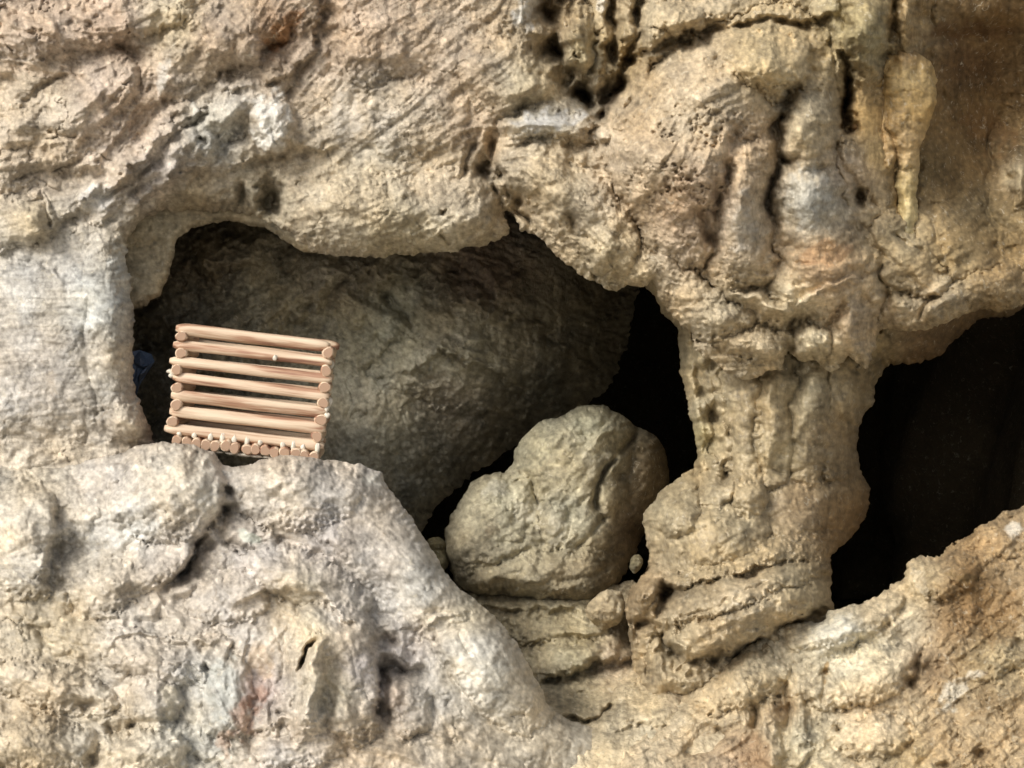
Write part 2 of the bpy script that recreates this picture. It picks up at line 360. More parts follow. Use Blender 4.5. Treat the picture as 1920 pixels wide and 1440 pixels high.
wall_f = [
    ('k', [(1420, 120, 80), (1340, 190, 125), (1285, 300, 140), (1300, 420, 100)], 10, .62), ('d', 1440, 112, 84, 60, 8, 66, 50), ('k', [(1516, 186, 36), (1514, 240, 50), (1511, 286, 54)], 24, 1.1),
    ('k', [(1508, 318, 54), (1518, 380, 68), (1535, 450, 80), (1548, 510, 86)], 26, .8), ('k', [(1592, 290, 24), (1602, 360, 26), (1622, 440, 28)], 0, .8), ('k', [(1398, 290, 26), (1386, 390, 42), (1392, 480, 50)], 62, .8),
    ('k', [(1618, -40, 48), (1624, 50, 46), (1610, 105, 24)], 60, .9), ('k', [(1702, -40, 28), (1697, 40, 23), (1703, 110, 18)], 40, .9), 
    ('k', [(1085, 40, 24), (1078, 110, 26)], 30, .9), ('k', [(1128, -30, 18), (1130, 80, 20), (1122, 175, 18)], 0, .9), ('k', [(1176, -20, 18), (1172, 70, 20)], 10, .9), ('d', 1215, 72, 38, 22, -10, 30, 26), ('d', 1262, 34, 56, 26, -10, 34, 30), ('d', 1340, 18, 50, 20, 0, 24, 20),
    ('k', [(958, 246, 26), (1020, 226, 32), (1084, 240, 26)], 0, .7), ('k', [(958, 292, 30), (1025, 330, 56), (1100, 400, 58), (1160, 468, 56)], 12, .62), ('k', [(1185, 500, 40), (1250, 500, 60), (1320, 560, 60)], 10, .5),
    ('d', 690, 400, 150, 78, 0, -4, 46), ('d', 850, 392, 90, 80, 20, -2, 44), ('d', 770, 220, 130, 90, 0, -10, 34), ('d', 940, 130, 80, 90, 0, -8, 34), ('d', 690, 90, 90, 80, 0, -10, 30),
    ('k', [(262, 392, 34), (330, 305, 46), (420, 225, 50), (520, 140, 40)], -4, .55), ('k', [(-30, 420, 60), (60, 412, 48)], 0, .6), ('k', [(0, 300, 70), (110, 240, 80), (210, 150, 70)], -8, .5), ('k', [(190, 385, 34), (270, 290, 36), (350, 215, 30)], 2, .5),
    ('k', [(330, 130, 60), (440, 60, 60), (560, 0, 50)], 4, .45), ('k', [(60, 60, 50), (200, 40, 50), (330, 10, 40)], 0, .5), ('d', 505, 225, 44, 60, -12, 6, 26),
    ('d', 1540, 530, 100, 66, -10, 34, 44), ('k', [(1350, 512, 14), (1372, 542, 16), (1412, 560, 18), (1455, 576, 22), (1486, 578, 22)], 34, .8), ('d', 1350, 590, 76, 50, 30, 0, 50), ('d', 1420, 640, 70, 40, 0, 0, 40), ('d', 1530, 640, 42, 32, -12, 10, 44), ('k', [(1600, 560, 24), (1590, 620, 22), (1580, 660, 16)], 30, .9),
    ('k', [(1670, 440, 44), (1700, 500, 50), (1760, 540, 40)], 0, .7), ('k', [(1700, 596, 18), (1745, 582, 22), (1800, 556, 26), (1880, 530, 34)], 20, .8), ('k', [(1800, 420, 60), (1830, 500, 60)], -10, .6), ('d', 1912, 332, 26, 60, 0, 40, 30), 
    ('k', [(195, 470, 40), (205, 600, 50), (215, 740, 44)], -6, .5), ('d', 235, 792, 44, 36, 10, 4, 26),
    # upper left strata
    ('s', [(600, -20), (598, 60), (588, 100), (540, 140), (470, 165)], 26, -22), ('c', [(405, 140), (450, 132), (500, 155)], 7, 26),
    ('s', [(255, 420), (262, 380), (300, 345), (350, 318), (430, 322), (480, 292), (540, 275), (640, 285)], 34, 26),
    ('b', [0][0]+190, 200, 110, 90, -30, 26), ('b', 90, 60, 120, 60, 0, 22), ('b', 420, 60, 110, 60, -20, 26), ('b', 330, 30, 60, 26, 10, 20),
    ('c', [(205, 85), (240, 98), (275, 100), (320, 85)], 8, 24), ('c', [(20, 330), (80, 322), (140, 318)], 7, 20),
    ('c', [(55, 375), (78, 380), (88, 402), (92, 425)], 5, 30), ('s', [(0, 455), (92, 430), (150, 400), (220, 340), (270, 325)], 22, 14),
    ('s', [(60, 330), (180, 320), (210, 260), (270, 210), (360, 145)], 20, 15), ('s', [(120, 400), (240, 330), (330, 235), (400, 190), (480, 150)], 16, 18),
    ('s', [(245, 380), (270, 320), (330, 250), (420, 190)], 12, 16), ('c', [(90, 250), (115, 260), (145, 255)], 5, 20),
    ('p', 425, 205, 38, 24, -30, 26), ('p', 345, 265, 42, 17, -45, 26), ('p', 385, 272, 22, 20, -35, 22), ('p', 400, 235, 20, 16, -30, 18),
    ('c', [(372, 258), (390, 272)], 5, 24), ('p', 468, 100, 20, 26, 10, 26), ('p', 505, 225, 42, 58, -12, 24),
    ('c', [(555, 20), (545, 70), (500, 95), (480, 115)], 8, 20), ('b', 60, 410, 45, 34, 0, 26), ('b', 215, 60, 60, 22, 0, 16),
    ('c', [(155, 130), (110, 150), (70, 160), (40, 210)], 8, 16), ('c', [(350, 175), (300, 200), (275, 230)], 8, 12),
    ('s', [(300, 250), (270, 280), (240, 300), (200, 340)], 14, 14), ('b', 30, 240, 40, 70, 10, 18),
    # arch underside
    ('b', 350, 400, 90, 40, 10, -46), ('b', 470, 385, 60, 30, 0, -36), ('b', 275, 480, 24, 60, 8, -50), ('b', 508, 372, 20, 30, -10, -90), ('b', 452, 362, 9, 20, 0, -45),
    ('r', [(490, 350), (480, 380), (500, 400)], 12, 20), ('s', [(255, 440), (250, 520), (252, 600), (250, 700)], 16, -22),
    # centre wall
    ('b', 700, 90, 110, 90, 0, 20), ('b', 640, 380, 90, 60, 0, 34), ('b', 770, 400, 90, 50, 0, 36), ('b', 870, 410, 60, 50, 20, 34),
    ('b', 900, 130, 60, 50, 0, 22), ('c', [(710, 70), (712, 110), (735, 150), (790, 148), (800, 130)], 7, 13),
    ('c', [(895, 240), (885, 270), (870, 320), (862, 345)], 7, 34), ('c', [(710, 190), (712, 235)], 6, 12),
    ('c', [(880, 225), (872, 250), (880, 262)], 6, 14), ('c', [(828, 385), (832, 400)], 7, 34), ('c', [(826, 435), (845, 462)], 5, 26),
    ('c', [(925, 236), (921, 262), (928, 285), (935, 305), (948, 340), (962, 372), (985, 405), (1010, 438)], 11, 70),
    ('c', [(922, 290), (905, 312), (915, 340), (935, 375), (955, 410)], 13, 80), ('c', [(1058, 395), (1070, 425), (1095, 445), (1110, 460)], 8, 44),
    ('s', [(1160, 266), (1060, 262), (1000, 258), (935, 282)], 26, -18), ('s', [(925, 240), (960, 218), (1010, 205), (1080, 180)], 16, -14),
    ('b', 985, 172, 60, 32, -14, 30), ('b', 1010, 320, 70, 50, 30, 36), ('b', 1090, 380, 60, 40, 35, 26), ('b', 950, 330, 14, 46, -20, 18),
    ('r', [(935, 238), (1000, 232), (1050, 240), (1090, 262)], 11, 12),
    ('c', [(1078, 450), (1095, 470), (1112, 500)], 6, 22), ('b', 1130, 470, 40, 40, 30, 28),
    # gullies at the top
    ('c', [(1028, -60), (1032, 40), (1040, 90), (1062, 130), (1085, 165), (1100, 205)], 23, 140), ('c', [(1065, -40), (1068, 30), (1052, 60)], 8, 40),
    ('c', [(1152, -20), (1150, 70), (1148, 140), (1125, 180), (1105, 212)], 15, 80), ('c', [(1200, -20), (1192, 60), (1180, 110), (1140, 190), (1112, 225)], 15, 110),
    ('c', [(1092, 150), (1100, 180), (1104, 215)], 14, 100), ('p', 1080, 95, 25, 55, -8, 55), ('b', 1130, 60, 20, 60, 0, 34), ('b', 1122, 150, 18, 34, 0, 34), ('b', 1168, 100, 15, 60, 10, 30),
    ('s', [(1110, 235), (1120, 260), (1108, 290)], 10, -22), ('c', [(1108, 240), (1112, 272)], 9, 40),
    # big rounded block, upper right
    ('s', [(1600, 30), (1500, 38), (1440, 35), (1370, 45), (1300, 60), (1235, 80), (1190, 110), (1150, 165), (1118, 235)], 30, -34),
    ('b', 1330, 150, 130, 80, -10, 42), ('b', 1440, 110, 80, 60, 10, 34), ('b', 1240, 300, 110, 90, 20, 30), ('b', 1330, 330, 60, 90, 0, 18),
    ('s', [(1500, 60), (1520, 90), (1515, 140), (1480, 168), (1462, 195), (1455, 240)], 20, -26),
    ('b', 1270, 30, 60, 30, 0, 30), ('b', 1230, 65, 34, 24, -20, 26), ('b', 1190, 250, 50, 60, 10, 16),
    ('c', [(1345, 470), (1342, 410), (1350, 360), (1372, 290), (1380, 230)], 12, 36), ('c', [(1310, 380), (1322, 420), (1335, 455), (1330, 490)], 10, 34),
    ('b', 1390, 380, 32, 80, 6, 28), ('b', 1390, 500, 60, 40, 0, 14),
    ('c', [(1490, 168), (1466, 205), (1458, 250), (1466, 300), (1448, 345), (1450, 400), (1456, 450)], 12, 62), ('b', 1475, 305, 18, 10, 0, -34),
    ('b', 1512, 235, 46, 60, 0, 44), ('b', 1520, 380, 56, 90, -4, 44), ('c', [(1466, 300), (1510, 296), (1560, 284)], 4, 12),
    ('c', [(1560, 120), (1565, 200), (1570, 280), (1600, 340), (1612, 400), (1640, 470)], 7, 20), ('b', 1590, 300, 26, 50, -20, 26),
    ('c', [(1580, 92), (1595, 140), (1585, 195), (1592, 262)], 8, 150), ('c', [(1600, 34), (1500, 42), (1440, 38), (1370, 50), (1300, 64), (1235, 84), (1190, 116), (1150, 170), (1118, 238)], 12, 30), ('b', 1592, 190, 12, 50, 0, -50), ('b', 1612, 368, 7, 16, 0, -60),
    ('b', 1622, 60, 44, 60, 0, 48), ('c', [(1578, -10), (1582, 60), (1592, 110)], 10, 40), ('c', [(1674, -10), (1678, 50), (1660, 100), (1640, 125)], 9, 44),
    ('b', 1700, 30, 20, 60, 0, 40), ('c', [(1728, -10), (1722, 60), (1735, 90)], 12, 44),
    ('c', [(1720, 60), (1780, 70), (1850, 75)], 16, 22), ('b', 1850, 20, 60, 40, 0, 30),
    # stalactite backing and drapery
     ('c', [(1765, 130), (1768, 200), (1745, 260), (1722, 300), (1722, 380), (1724, 420)], 12, 30), ('c', [(1680, 315), (1682, 360), (1690, 400)], 10, 50), ('b', 1790, 440, 80, 90, 0, 34), ('b', 1700, 480, 60, 60, 0, 24), ('c', [(1680, 430), (1700, 455), (1740, 480)], 7, 26),
    ('r', [(1800, 470), (1780, 530), (1720, 560)], 10, 14), ('r', [(1760, 470), (1770, 510)], 8, 12), ('b', 1912, 330, 20, 60, 0, 40),
    # lower drapery above the column
    ('b', 1530, 520, 90, 70, -10, 40), ('s', [(1630, 520), (1560, 530), (1500, 560), (1490, 585)], 22, 16), ('s', [(1640, 480), (1560, 492), (1480, 500), (1440, 520)], 18, 12),
    ('r', [(1350, 515), (1372, 545), (1410, 560), (1450, 580), (1490, 582)], 10, 24), ('b', 1480, 560, 26, 28, 0, 24),
    ('s', [(1500, 585), (1470, 590), (1430, 588)], 16, -26), ('c', [(1485, 590), (1478, 630), (1476, 680)], 9, 55), ('p', 1530, 640, 36, 28, -12, 34),
    ('b', 1590, 600, 24, 60, 6, 30), ('c', [(1556, 600), (1568, 580), (1580, 560)], 6, 24), ('b', 1340, 600, 60, 40, 30, 26), ('b', 1410, 650, 60, 22, 10, 22),
    ('s', [(1640, 640), (1650, 560), (1640, 470)], 22, 16), ('b', 1690, 570, 20, 16, 0, 26), ('b', 1740, 585, 30, 16, -20, 30), ('b', 1780, 560, 26, 16, -20, 26),
    ('c', [(1715, 600), (1735, 570), (1760, 550)], 8, 34), ('b', 1850, 520, 60, 40, -20, 20),
    # left pillar
    ('b', 190, 560, 60, 130, 0, 26), ('b', 235, 790, 40, 34, 10, 22), ('b', 70, 560, 90, 60, 0, 10), ('s', [(-40, 492), (60, 495), (130, 520)], 14, -12),
    ('b', 165, 640, 14, 80, 0, -8), ('c', [(240, 840), (200, 850), (160, 835), (160, 760)], 10, 14), ('b', 90, 820, 90, 40, 0, -16),
]
wall_flow = [(80, 90, 90, 15), (60, 320, 90, -15), (250, 220, 90, -48), (400, 250, 90, -48), (520, 60, 60, -60), (330, 350, 60, -35), (700, 120, 110, -35), (800, 250, 90, -40), (650, 400, 70, -10),
    (850, 400, 60, -30), (1000, 240, 60, -10), (1060, 380, 90, 45), (1080, 60, 70, 85), (1170, 80, 70, 85), (1240, 180, 80, -45), (1350, 120, 80, -25), (1250, 330, 90, -50), (1150, 480, 60, 50),
    (1400, 350, 80, 80), (1520, 380, 60, -80), (1540, 500, 60, -12), (1400, 600, 70, 5), (1560, 640, 50, 80), (1700, 200, 80, 85), (1850, 250, 80, 88), (1780, 550, 80, -30),
    (80, 600, 90, 0), (60, 760, 80, -5), (200, 620, 50, 45), (100, 850, 90, -10), (1650, 50, 50, 90)]
wall_rough = [ # u v r fine mid pit
    (100, 100, 100, .9, .9, .1), (250, 250, 100, .7, .75, 0), (420, 240, 60, .8, .6, 0), (330, 400, 60, .55, .5, 0), (700, 100, 100, 1, .45, .25), (750, 300, 90, 1.1, .5, .15), (700, 430, 90, 1.2, .5, .1),
    (900, 350, 60, 1.1, .5, .2), (1000, 230, 45, .3, .15, 0), (1040, 320, 60, .9, .5, .1), (1090, 100, 45, 1.3, .5, 1.8), (1180, 60, 50, .9, .6, .3), (1150, 470, 60, 1.3, .6, .5), (1280, 320, 100, 1.1, .6, 1.8),
    (1330, 120, 70, .7, .5, .15), (1450, 100, 50, .5, .3, .1), (1510, 230, 45, .2, .08, 0), (1520, 380, 50, .3, .15, 0), (1390, 400, 35, .45, .2, .05), (1620, 60, 45, .25, .15, 0), (1840, 150, 80, .5, .35, .1),
    (1830, 350, 80, .35, .25, .05), (1680, 200, 50, .3, .2, 0), (1540, 510, 40, .5, .3, 0), (1370, 590, 60, 1.2, .5, .3), (1500, 640, 50, 1., .5, .2), (1590, 600, 40, .5, .3, 0), (1730, 580, 50, 1., .7, .2),
    (80, 620, 100, .45, .18, 0), (200, 600, 60, .5, .25, 0), (80, 860, 100, .6, .5, 0), (235, 790, 40, .5, .3, 0)]
wall_t = [(80, 60, 80, .42, .32, .23), (200, 60, 60, .44, .32, .22), (330, 40, 60, .42, .35, .22), (60, 200, 90, .42, .35, .25), (220, 200, 90, .43, .34, .26), (400, 60, 60, .36, .28, .2), (520, 60, 35, .30, .18, .09),
    (400, 240, 50, .37, .36, .31), (300, 330, 60, .42, .37, .32), (60, 330, 80, .43, .36, .27), (60, 410, 60, .43, .37, .25), (350, 380, 60, .36, .30, .19), (280, 480, 50, .42, .36, .23), (480, 380, 50, .33, .28, .18),
    (680, 60, 90, .42, .31, .21), (700, 190, 80, .41, .36, .29), (820, 110, 70, .40, .31, .22), (680, 350, 80, .44, .37, .25), (820, 330, 70, .43, .35, .24), (750, 450, 80, .44, .38, .25), (880, 230, 50, .43, .33, .23),
    (1000, 170, 50, .38, .32, .21), (1020, 235, 45, .37, .36, .33), (1040, 330, 60, .44, .36, .24), (1040, 60, 40, .30, .22, .12), (1095, 90, 35, .40, .32, .17), (1160, 100, 50, .32, .24, .12), (1240, 60, 50, .42, .34, .22),
    (1180, 300, 80, .42, .33, .23), (1300, 180, 80, .45, .36, .25), (1300, 380, 70, .42, .31, .22), (1430, 110, 60, .42, .33, .19), (1510, 240, 45, .40, .33, .22), (1400, 260, 50, .42, .33, .24), (1400, 430, 50, .40, .34, .27),
    (1520, 380, 50, .39, .36, .30), (1590, 320, 35, .34, .28, .22), (1540, 500, 45, .44, .31, .19), (1480, 560, 40, .48, .40, .27), (1380, 580, 60, .46, .38, .26), (1530, 640, 40, .50, .44, .32), (1590, 600, 40, .42, .32, .21),
    (1620, 60, 50, .27, .23, .13), (1700, 50, 40, .34, .25, .13), (1740, 320, 50, .2, .14, .06), (1780, 480, 60, .28, .21, .11), (1632, 220, 34, .38, .26, .11), (1650, 290, 34, .36, .25, .11), (1840, 60, 60, .19, .12, .05), (1820, 120, 60, .12, .07, .03), (1840, 260, 100, .17, .11, .045), (1860, 420, 80, .20, .145, .07), (1790, 330, 60, .18, .12, .05), (1700, 450, 50, .36, .29, .18),  # brown stone of the right-hand recess, darkened further to paint in its shade
    (1760, 560, 60, .44, .35, .23), (1870, 540, 50, .30, .22, .12), (1900, 330, 30, .42, .36, .25), (80, 520, 90, .40, .39, .36), (180, 560, 70, .40, .40, .36), (80, 700, 90, .41, .38, .34), (190, 700, 60, .40, .37, .31),
    (230, 790, 50, .43, .37, .29), (100, 860, 90, .43, .38, .30), (1150, 490, 50, .45, .37, .24)]
wall_w = [(1030, 226, 70, 22, -8, (.42, .41, .39), .8), (1512, 370, 46, 70, 0, (.42, .41, .37), .5), (1395, 420, 26, 60, 0, (.42, .39, .34), .5), (505, 225, 42, 60, -12, (.62, .60, .55), .85), (990, 15, 26, 42, 20, (.62, .60, .55), .8), (305, 140, 14, 40, 10, (.56, .53, .48), .7), (185, 370, 32, 26, 0, (.55, .53, .5), .7),
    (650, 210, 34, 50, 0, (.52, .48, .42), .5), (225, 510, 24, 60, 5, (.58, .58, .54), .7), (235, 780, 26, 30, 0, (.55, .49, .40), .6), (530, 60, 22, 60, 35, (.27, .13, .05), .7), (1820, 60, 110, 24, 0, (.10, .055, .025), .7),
    (1135, 10, 14, 30, 0, (.6, .56, .48), .7), (365, 205, 8, 22, 10, (.58, .56, .5), .7), (60, 130, 60, 14, 10, (.55, .44, .33), .5), (1540, 475, 60, 20, -8, (.42, .25, .13), .5), (1610, 230, 12, 60, 0, (.4, .27, .12), .3),
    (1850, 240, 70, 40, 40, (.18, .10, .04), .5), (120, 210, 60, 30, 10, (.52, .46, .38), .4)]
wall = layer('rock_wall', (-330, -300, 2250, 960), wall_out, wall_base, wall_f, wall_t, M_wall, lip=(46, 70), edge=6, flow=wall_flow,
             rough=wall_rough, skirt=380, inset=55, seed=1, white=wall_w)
tag(wall, kind='structure')

# pale return of the arch, seen inside its left side
ret = layer('rock_wall', (150, 340, 620, 700), [(180, 360), (600, 350), (600, 480), (560, 470), (538, 452), (500, 428), (430, 414), (370, 424), (332, 446), (326, 480), (318, 512), (300, 552), (270, 572), (250, 582), (200, 600), (160, 600)],
    lambda U, V: 150+0*U, [('b', 300, 470, 30, 60, 0, -10)], [(300, 470, 50, .40, .34, .21), (450, 400, 50, .34, .29, .18)], M_smooth, lip=(16, 40), edge=4, rough=[(300, 450, 50, .4, .25, .1)], skirt=200, inset=40, seed=4)
tag(ret, kind='structure')

# ------------------------------------------------------------------ rock column
col_out = [(1180, 480), (1900, 480), (2050, 470), (2050, 540), (1925, 572), (1890, 594), (1835, 600), (1800, 628), (1765, 664), (1735, 680), (1690, 681), (1656, 688), (1645, 720), (1638, 755), (1622, 775), (1610, 800),
    (1607, 840), (1614, 880), (1632, 915), (1630, 950), (1610, 990), (1580, 1024), (1558, 1046), (1556, 1080), (1562, 1130), (1575, 1200), (1500, 1330), (1200, 1330), (1180, 1200), (1172, 1150), (1182, 1105), (1206, 1075), (1222, 1040), (1206, 1005), (1208, 965), (1232, 925),
    (1262, 900), (1300, 878), (1308, 850), (1298, 800), (1290, 765), (1280, 720), (1274, 680), (1270, 620), (1230, 570)]
CR = lambda U, V: 11+0*U
def col_base(U, V):
    b = 190+0*U
    b = b+.6*np.clip(U-1560, 0, 300)+.5*np.clip(1330-U, 0, 120)
    b = b-.55*np.clip(V-880, 0, 400)
    b = b+1.9*sp(U-1530)*np.clip((V-760)/200, 0, 1)+.8*sp(U-1570, 30)*np.clip((V-640)/200, 0, 1)+.9*sp(U-1660, 20)
    return b
col_f = [
    ('k', [(1298, 640, 18), (1300, 700, 20), (1314, 790, 22), (1324, 868, 18)], 14, .9), ('k', [(1350, 750, 14), (1353, 876, 13)], 6, .9), ('k', [(1395, 700, 38), (1398, 800, 40), (1402, 890, 40)], 4, .65), ('k', [(1462, 690, 34), (1456, 800, 32), (1450, 890, 34)], 12, .6),
    ('k', [(1532, 690, 32), (1522, 780, 38), (1512, 880, 38)], 6, .6), ('k', [(1592, 640, 28), (1580, 740, 32), (1572, 860, 34)], 2, .6), ('k', [(1645, 640, 24), (1628, 720, 18)], 0, .7), ('d', 1266, 955, 60, 64, 0, 30, 44), ('d', 1345, 925, 38, 44, 0, 26, 34), ('d', 1402, 932, 38, 44, 0, 24, 34),
    ('d', 1320, 1015, 134, 82, -10, 18, 36), ('d', 1480, 980, 100, 110, 0, -6, 26), ('k', [(1236, 1152, 26), (1285, 1130, 32), (1370, 1110, 38), (1460, 1082, 32), (1530, 1066, 24)], 72, 1.2), ('k', [(1290, 1205, 30), (1360, 1178, 34), (1440, 1142, 34), (1530, 1112, 28)], 64, 1.3), ('k', [(1216, 1090, 22), (1196, 1155, 28)], 60, .9), ('k', [(1262, 1190, 16), (1285, 1250, 16)], 60, .9),
    ('b', 1430, 780, 70, 130, 0, 26), ('b', 1530, 760, 40, 130, 0, 18), ('r', [(1440, 700), (1445, 800), (1437, 880)], 14, 16), ('r', [(1530, 690), (1515, 760), (1490, 830)], 16, 14), ('r', [(1600, 640), (1590, 720), (1590, 800)], 14, 14),
    ('r', [(1620, 650), (1612, 700), (1580, 790)], 12, 12), ('c', [(1340, 740), (1346, 800), (1355, 870), (1362, 900)], 9, 36), ('c', [(1290, 640), (1312, 700), (1326, 760), (1345, 790)], 10, 46), ('c', [(1330, 800), (1328, 860), (1338, 890)], 6, 26),
    ('c', [(1300, 620), (1340, 660), (1395, 712)], 15, 55), ('b', 1305, 670, 16, 30, -10, 22), ('r', [(1290, 690), (1302, 760), (1312, 830)], 11, 20), ('r', [(1350, 790), (1352, 850), (1345, 890)], 8, 16),
    ('c', [(1440, 880), (1490, 885), (1520, 878), (1560, 875)], 5, 9), ('c', [(1438, 760), (1440, 820), (1436, 880)], 5, 12), ('c', [(1362, 885), (1358, 905)], 9, 60),
    ('b', 1280, 900, 40, 30, -10, 26), ('b', 1260, 965, 44, 40, 0, 26), ('b', 1390, 920, 50, 40, 0, 26), ('s', [(1310, 920), (1290, 940), (1288, 1000)], 14, 14), ('s', [(1420, 900), (1440, 930), (1430, 980)], 16, -12),
    ('b', 1340, 1000, 110, 70, 0, 34), ('s', [(1180, 1130), (1230, 1108), (1290, 1098), (1340, 1090), (1400, 1072), (1460, 1052), (1540, 1050)], 20, 34), ('c', [(1240, 1125), (1290, 1098), (1370, 1085), (1420, 1066), (1480, 1050), (1550, 1048)], 11, 38),
    ('b', 1400, 1130, 140, 52, -14, 60), ('c', [(1270, 1160), (1330, 1135), (1400, 1110), (1450, 1088)], 5, 24), ('c', [(1250, 1262), (1320, 1236), (1375, 1226), (1440, 1194), (1520, 1166), (1570, 1140)], 18, 80), ('s', [(1260, 1260), (1320, 1225), (1370, 1215), (1440, 1185), (1520, 1150), (1570, 1120)], 26, 40),
    ('c', [(1180, 1180), (1220, 1170), (1245, 1130), (1262, 1096)], 17, 130), ('b', 1210, 1110, 26, 46, -20, 46), ('c', [(1232, 1150), (1240, 1200), (1275, 1250)], 12, 90), ('c', [(1230, 1210), (1262, 1235), (1290, 1262)], 12, 50),
    ('r', [(1255, 1150), (1262, 1195), (1290, 1235)], 10, 24), ('r', [(1300, 1150), (1320, 1200)], 14, 10), ('c', [(1350, 1020), (1360, 1035)], 7, 14),
]
col_t = [(1440, 780, 80, 0.334, 0.273, 0.172), (1500, 740, 40, 0.352, 0.299, 0.198), (1560, 830, 50, 0.299, 0.229, 0.138), (1470, 850, 40, 0.326, 0.273, 0.172), (1300, 700, 30, 0.405, 0.334, 0.206), (1310, 820, 20, 0.405, 0.352, 0.189), (1620, 640, 50, 0.264, 0.211, 0.12), (1750, 640, 60, 0.176, 0.114, 0.056), (1260, 940, 50, 0.37, 0.299, 0.181), (1390, 920, 50, 0.37, 0.299, 0.189), (1500, 950, 50, 0.299, 0.22, 0.129), (1350, 1020, 80, 0.326, 0.264, 0.163), (1400, 1130, 80, 0.37, 0.299, 0.198), (1210, 1110, 40, 0.334, 0.238, 0.129), (1500, 1100, 50, 0.334, 0.273, 0.172), (1260, 1200, 30, 0.37, 0.299, 0.189), (1590, 1000, 60, 0.264, 0.176, 0.086)]  # the upper-right flare is tinted dark to paint its dimness in
colm = layer('rock_column', (1160, 470, 2060, 1330), col_out, col_base, col_f, col_t, M_smooth, lip=(95, 190), edge=5,
    flow=[(1440, 780, 100, 88), (1300, 750, 40, 75), (1560, 700, 50, 80), (1350, 1000, 70, -20), (1400, 1120, 70, -22), (1260, 1180, 40, 80), (1750, 640, 60, -30), (1250, 950, 50, 30)],
    rough=[(1440, 780, 100, .35, .28, 0), (1560, 750, 60, .35, .25, 0), (1300, 750, 40, .9, .5, .1), (1270, 930, 50, .9, .5, .1), (1350, 1010, 80, .55, .5, .05), (1400, 1130, 80, .75, .5, .1), (1250, 1150, 50, .9, .6, .1)],
    skirt=300, inset=50, seed=11)
tag(colm, 'thick pale rock column joining the hanging wall to the cave floor between the two dark openings', 'rock column')

# ------------------------------------------------------------------ boulders
def boulder(name, pts, base, feats, tints, label, seed, dome, skirt=240, flow=None, rough=None, edge=4, white=None):
    us = [p[0] for p in pts]; vs = [p[1] for p in pts]
    o = layer(name, (min(us)-14, min(vs)-14, max(us)+14, max(vs)+14), pts, base, feats, tints, M_wall, lip=(14, 26), dome=dome, edge=edge, skirt=skirt,
              inset=(max(us)-min(us))*.22, seed=seed, flow=flow, rough=rough, warp=5, white=white)
    return tag(o, label, 'boulder')
CR = lambda U, V: 9+0*U
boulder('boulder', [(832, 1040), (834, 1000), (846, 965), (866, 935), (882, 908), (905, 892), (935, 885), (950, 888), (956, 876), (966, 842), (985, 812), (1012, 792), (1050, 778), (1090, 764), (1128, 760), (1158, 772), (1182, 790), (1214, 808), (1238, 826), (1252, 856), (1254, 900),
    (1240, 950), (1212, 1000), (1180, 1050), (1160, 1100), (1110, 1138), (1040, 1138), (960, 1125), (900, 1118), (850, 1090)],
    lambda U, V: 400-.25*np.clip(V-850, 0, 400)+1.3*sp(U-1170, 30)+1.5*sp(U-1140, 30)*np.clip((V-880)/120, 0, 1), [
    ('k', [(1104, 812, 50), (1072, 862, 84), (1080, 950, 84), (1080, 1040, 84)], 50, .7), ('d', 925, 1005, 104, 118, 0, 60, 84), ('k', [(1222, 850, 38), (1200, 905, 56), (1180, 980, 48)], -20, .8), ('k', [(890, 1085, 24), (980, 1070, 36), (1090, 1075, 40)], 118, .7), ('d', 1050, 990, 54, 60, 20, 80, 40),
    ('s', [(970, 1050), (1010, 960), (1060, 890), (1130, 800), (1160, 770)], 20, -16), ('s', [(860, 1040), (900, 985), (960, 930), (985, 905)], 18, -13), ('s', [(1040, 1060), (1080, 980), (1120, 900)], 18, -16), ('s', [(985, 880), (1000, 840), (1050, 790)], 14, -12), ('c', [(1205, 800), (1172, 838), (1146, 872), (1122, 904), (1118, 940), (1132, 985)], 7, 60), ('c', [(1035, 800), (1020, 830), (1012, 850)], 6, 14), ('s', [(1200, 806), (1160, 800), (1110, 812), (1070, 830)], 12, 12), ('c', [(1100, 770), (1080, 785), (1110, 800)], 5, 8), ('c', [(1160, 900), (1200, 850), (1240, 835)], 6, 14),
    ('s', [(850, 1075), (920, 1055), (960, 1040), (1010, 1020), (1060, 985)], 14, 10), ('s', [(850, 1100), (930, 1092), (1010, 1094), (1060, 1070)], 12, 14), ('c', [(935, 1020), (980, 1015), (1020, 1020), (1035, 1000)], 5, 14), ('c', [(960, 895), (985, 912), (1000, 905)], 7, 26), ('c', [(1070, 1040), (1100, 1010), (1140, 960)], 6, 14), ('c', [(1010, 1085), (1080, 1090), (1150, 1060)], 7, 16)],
    [(930, 950, 60, .38, .35, .24), (900, 1040, 50, .28, .24, .15), (1010, 840, 40, .34, .32, .22), (1090, 860, 60, .31, .28, .19), (1100, 790, 30, .29, .27, .18), (1060, 980, 50, .34, .31, .22), (1100, 1080, 50, .22, .18, .11), (1220, 900, 50, .15, .11, .06), (1265, 860, 30, .09, .065, .035), (1200, 1000, 40, .2, .14, .08)],  # right-side tints darkened to paint shade onto that flank
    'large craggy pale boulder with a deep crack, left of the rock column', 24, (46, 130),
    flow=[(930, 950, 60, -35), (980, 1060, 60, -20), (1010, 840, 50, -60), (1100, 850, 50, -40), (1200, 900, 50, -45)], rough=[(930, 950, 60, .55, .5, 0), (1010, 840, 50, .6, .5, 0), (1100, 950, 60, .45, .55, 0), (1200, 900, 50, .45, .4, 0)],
    white=[(1115, 870, 28, 30, 0, (.48, .44, .34), .4), (1050, 990, 22, 36, 10, (.5, .46, .36), .5), (985, 958, 30, 26, 0, (.5, .47, .38), .5), (930, 915, 26, 16, -20, (.5, .48, .4), .4)])
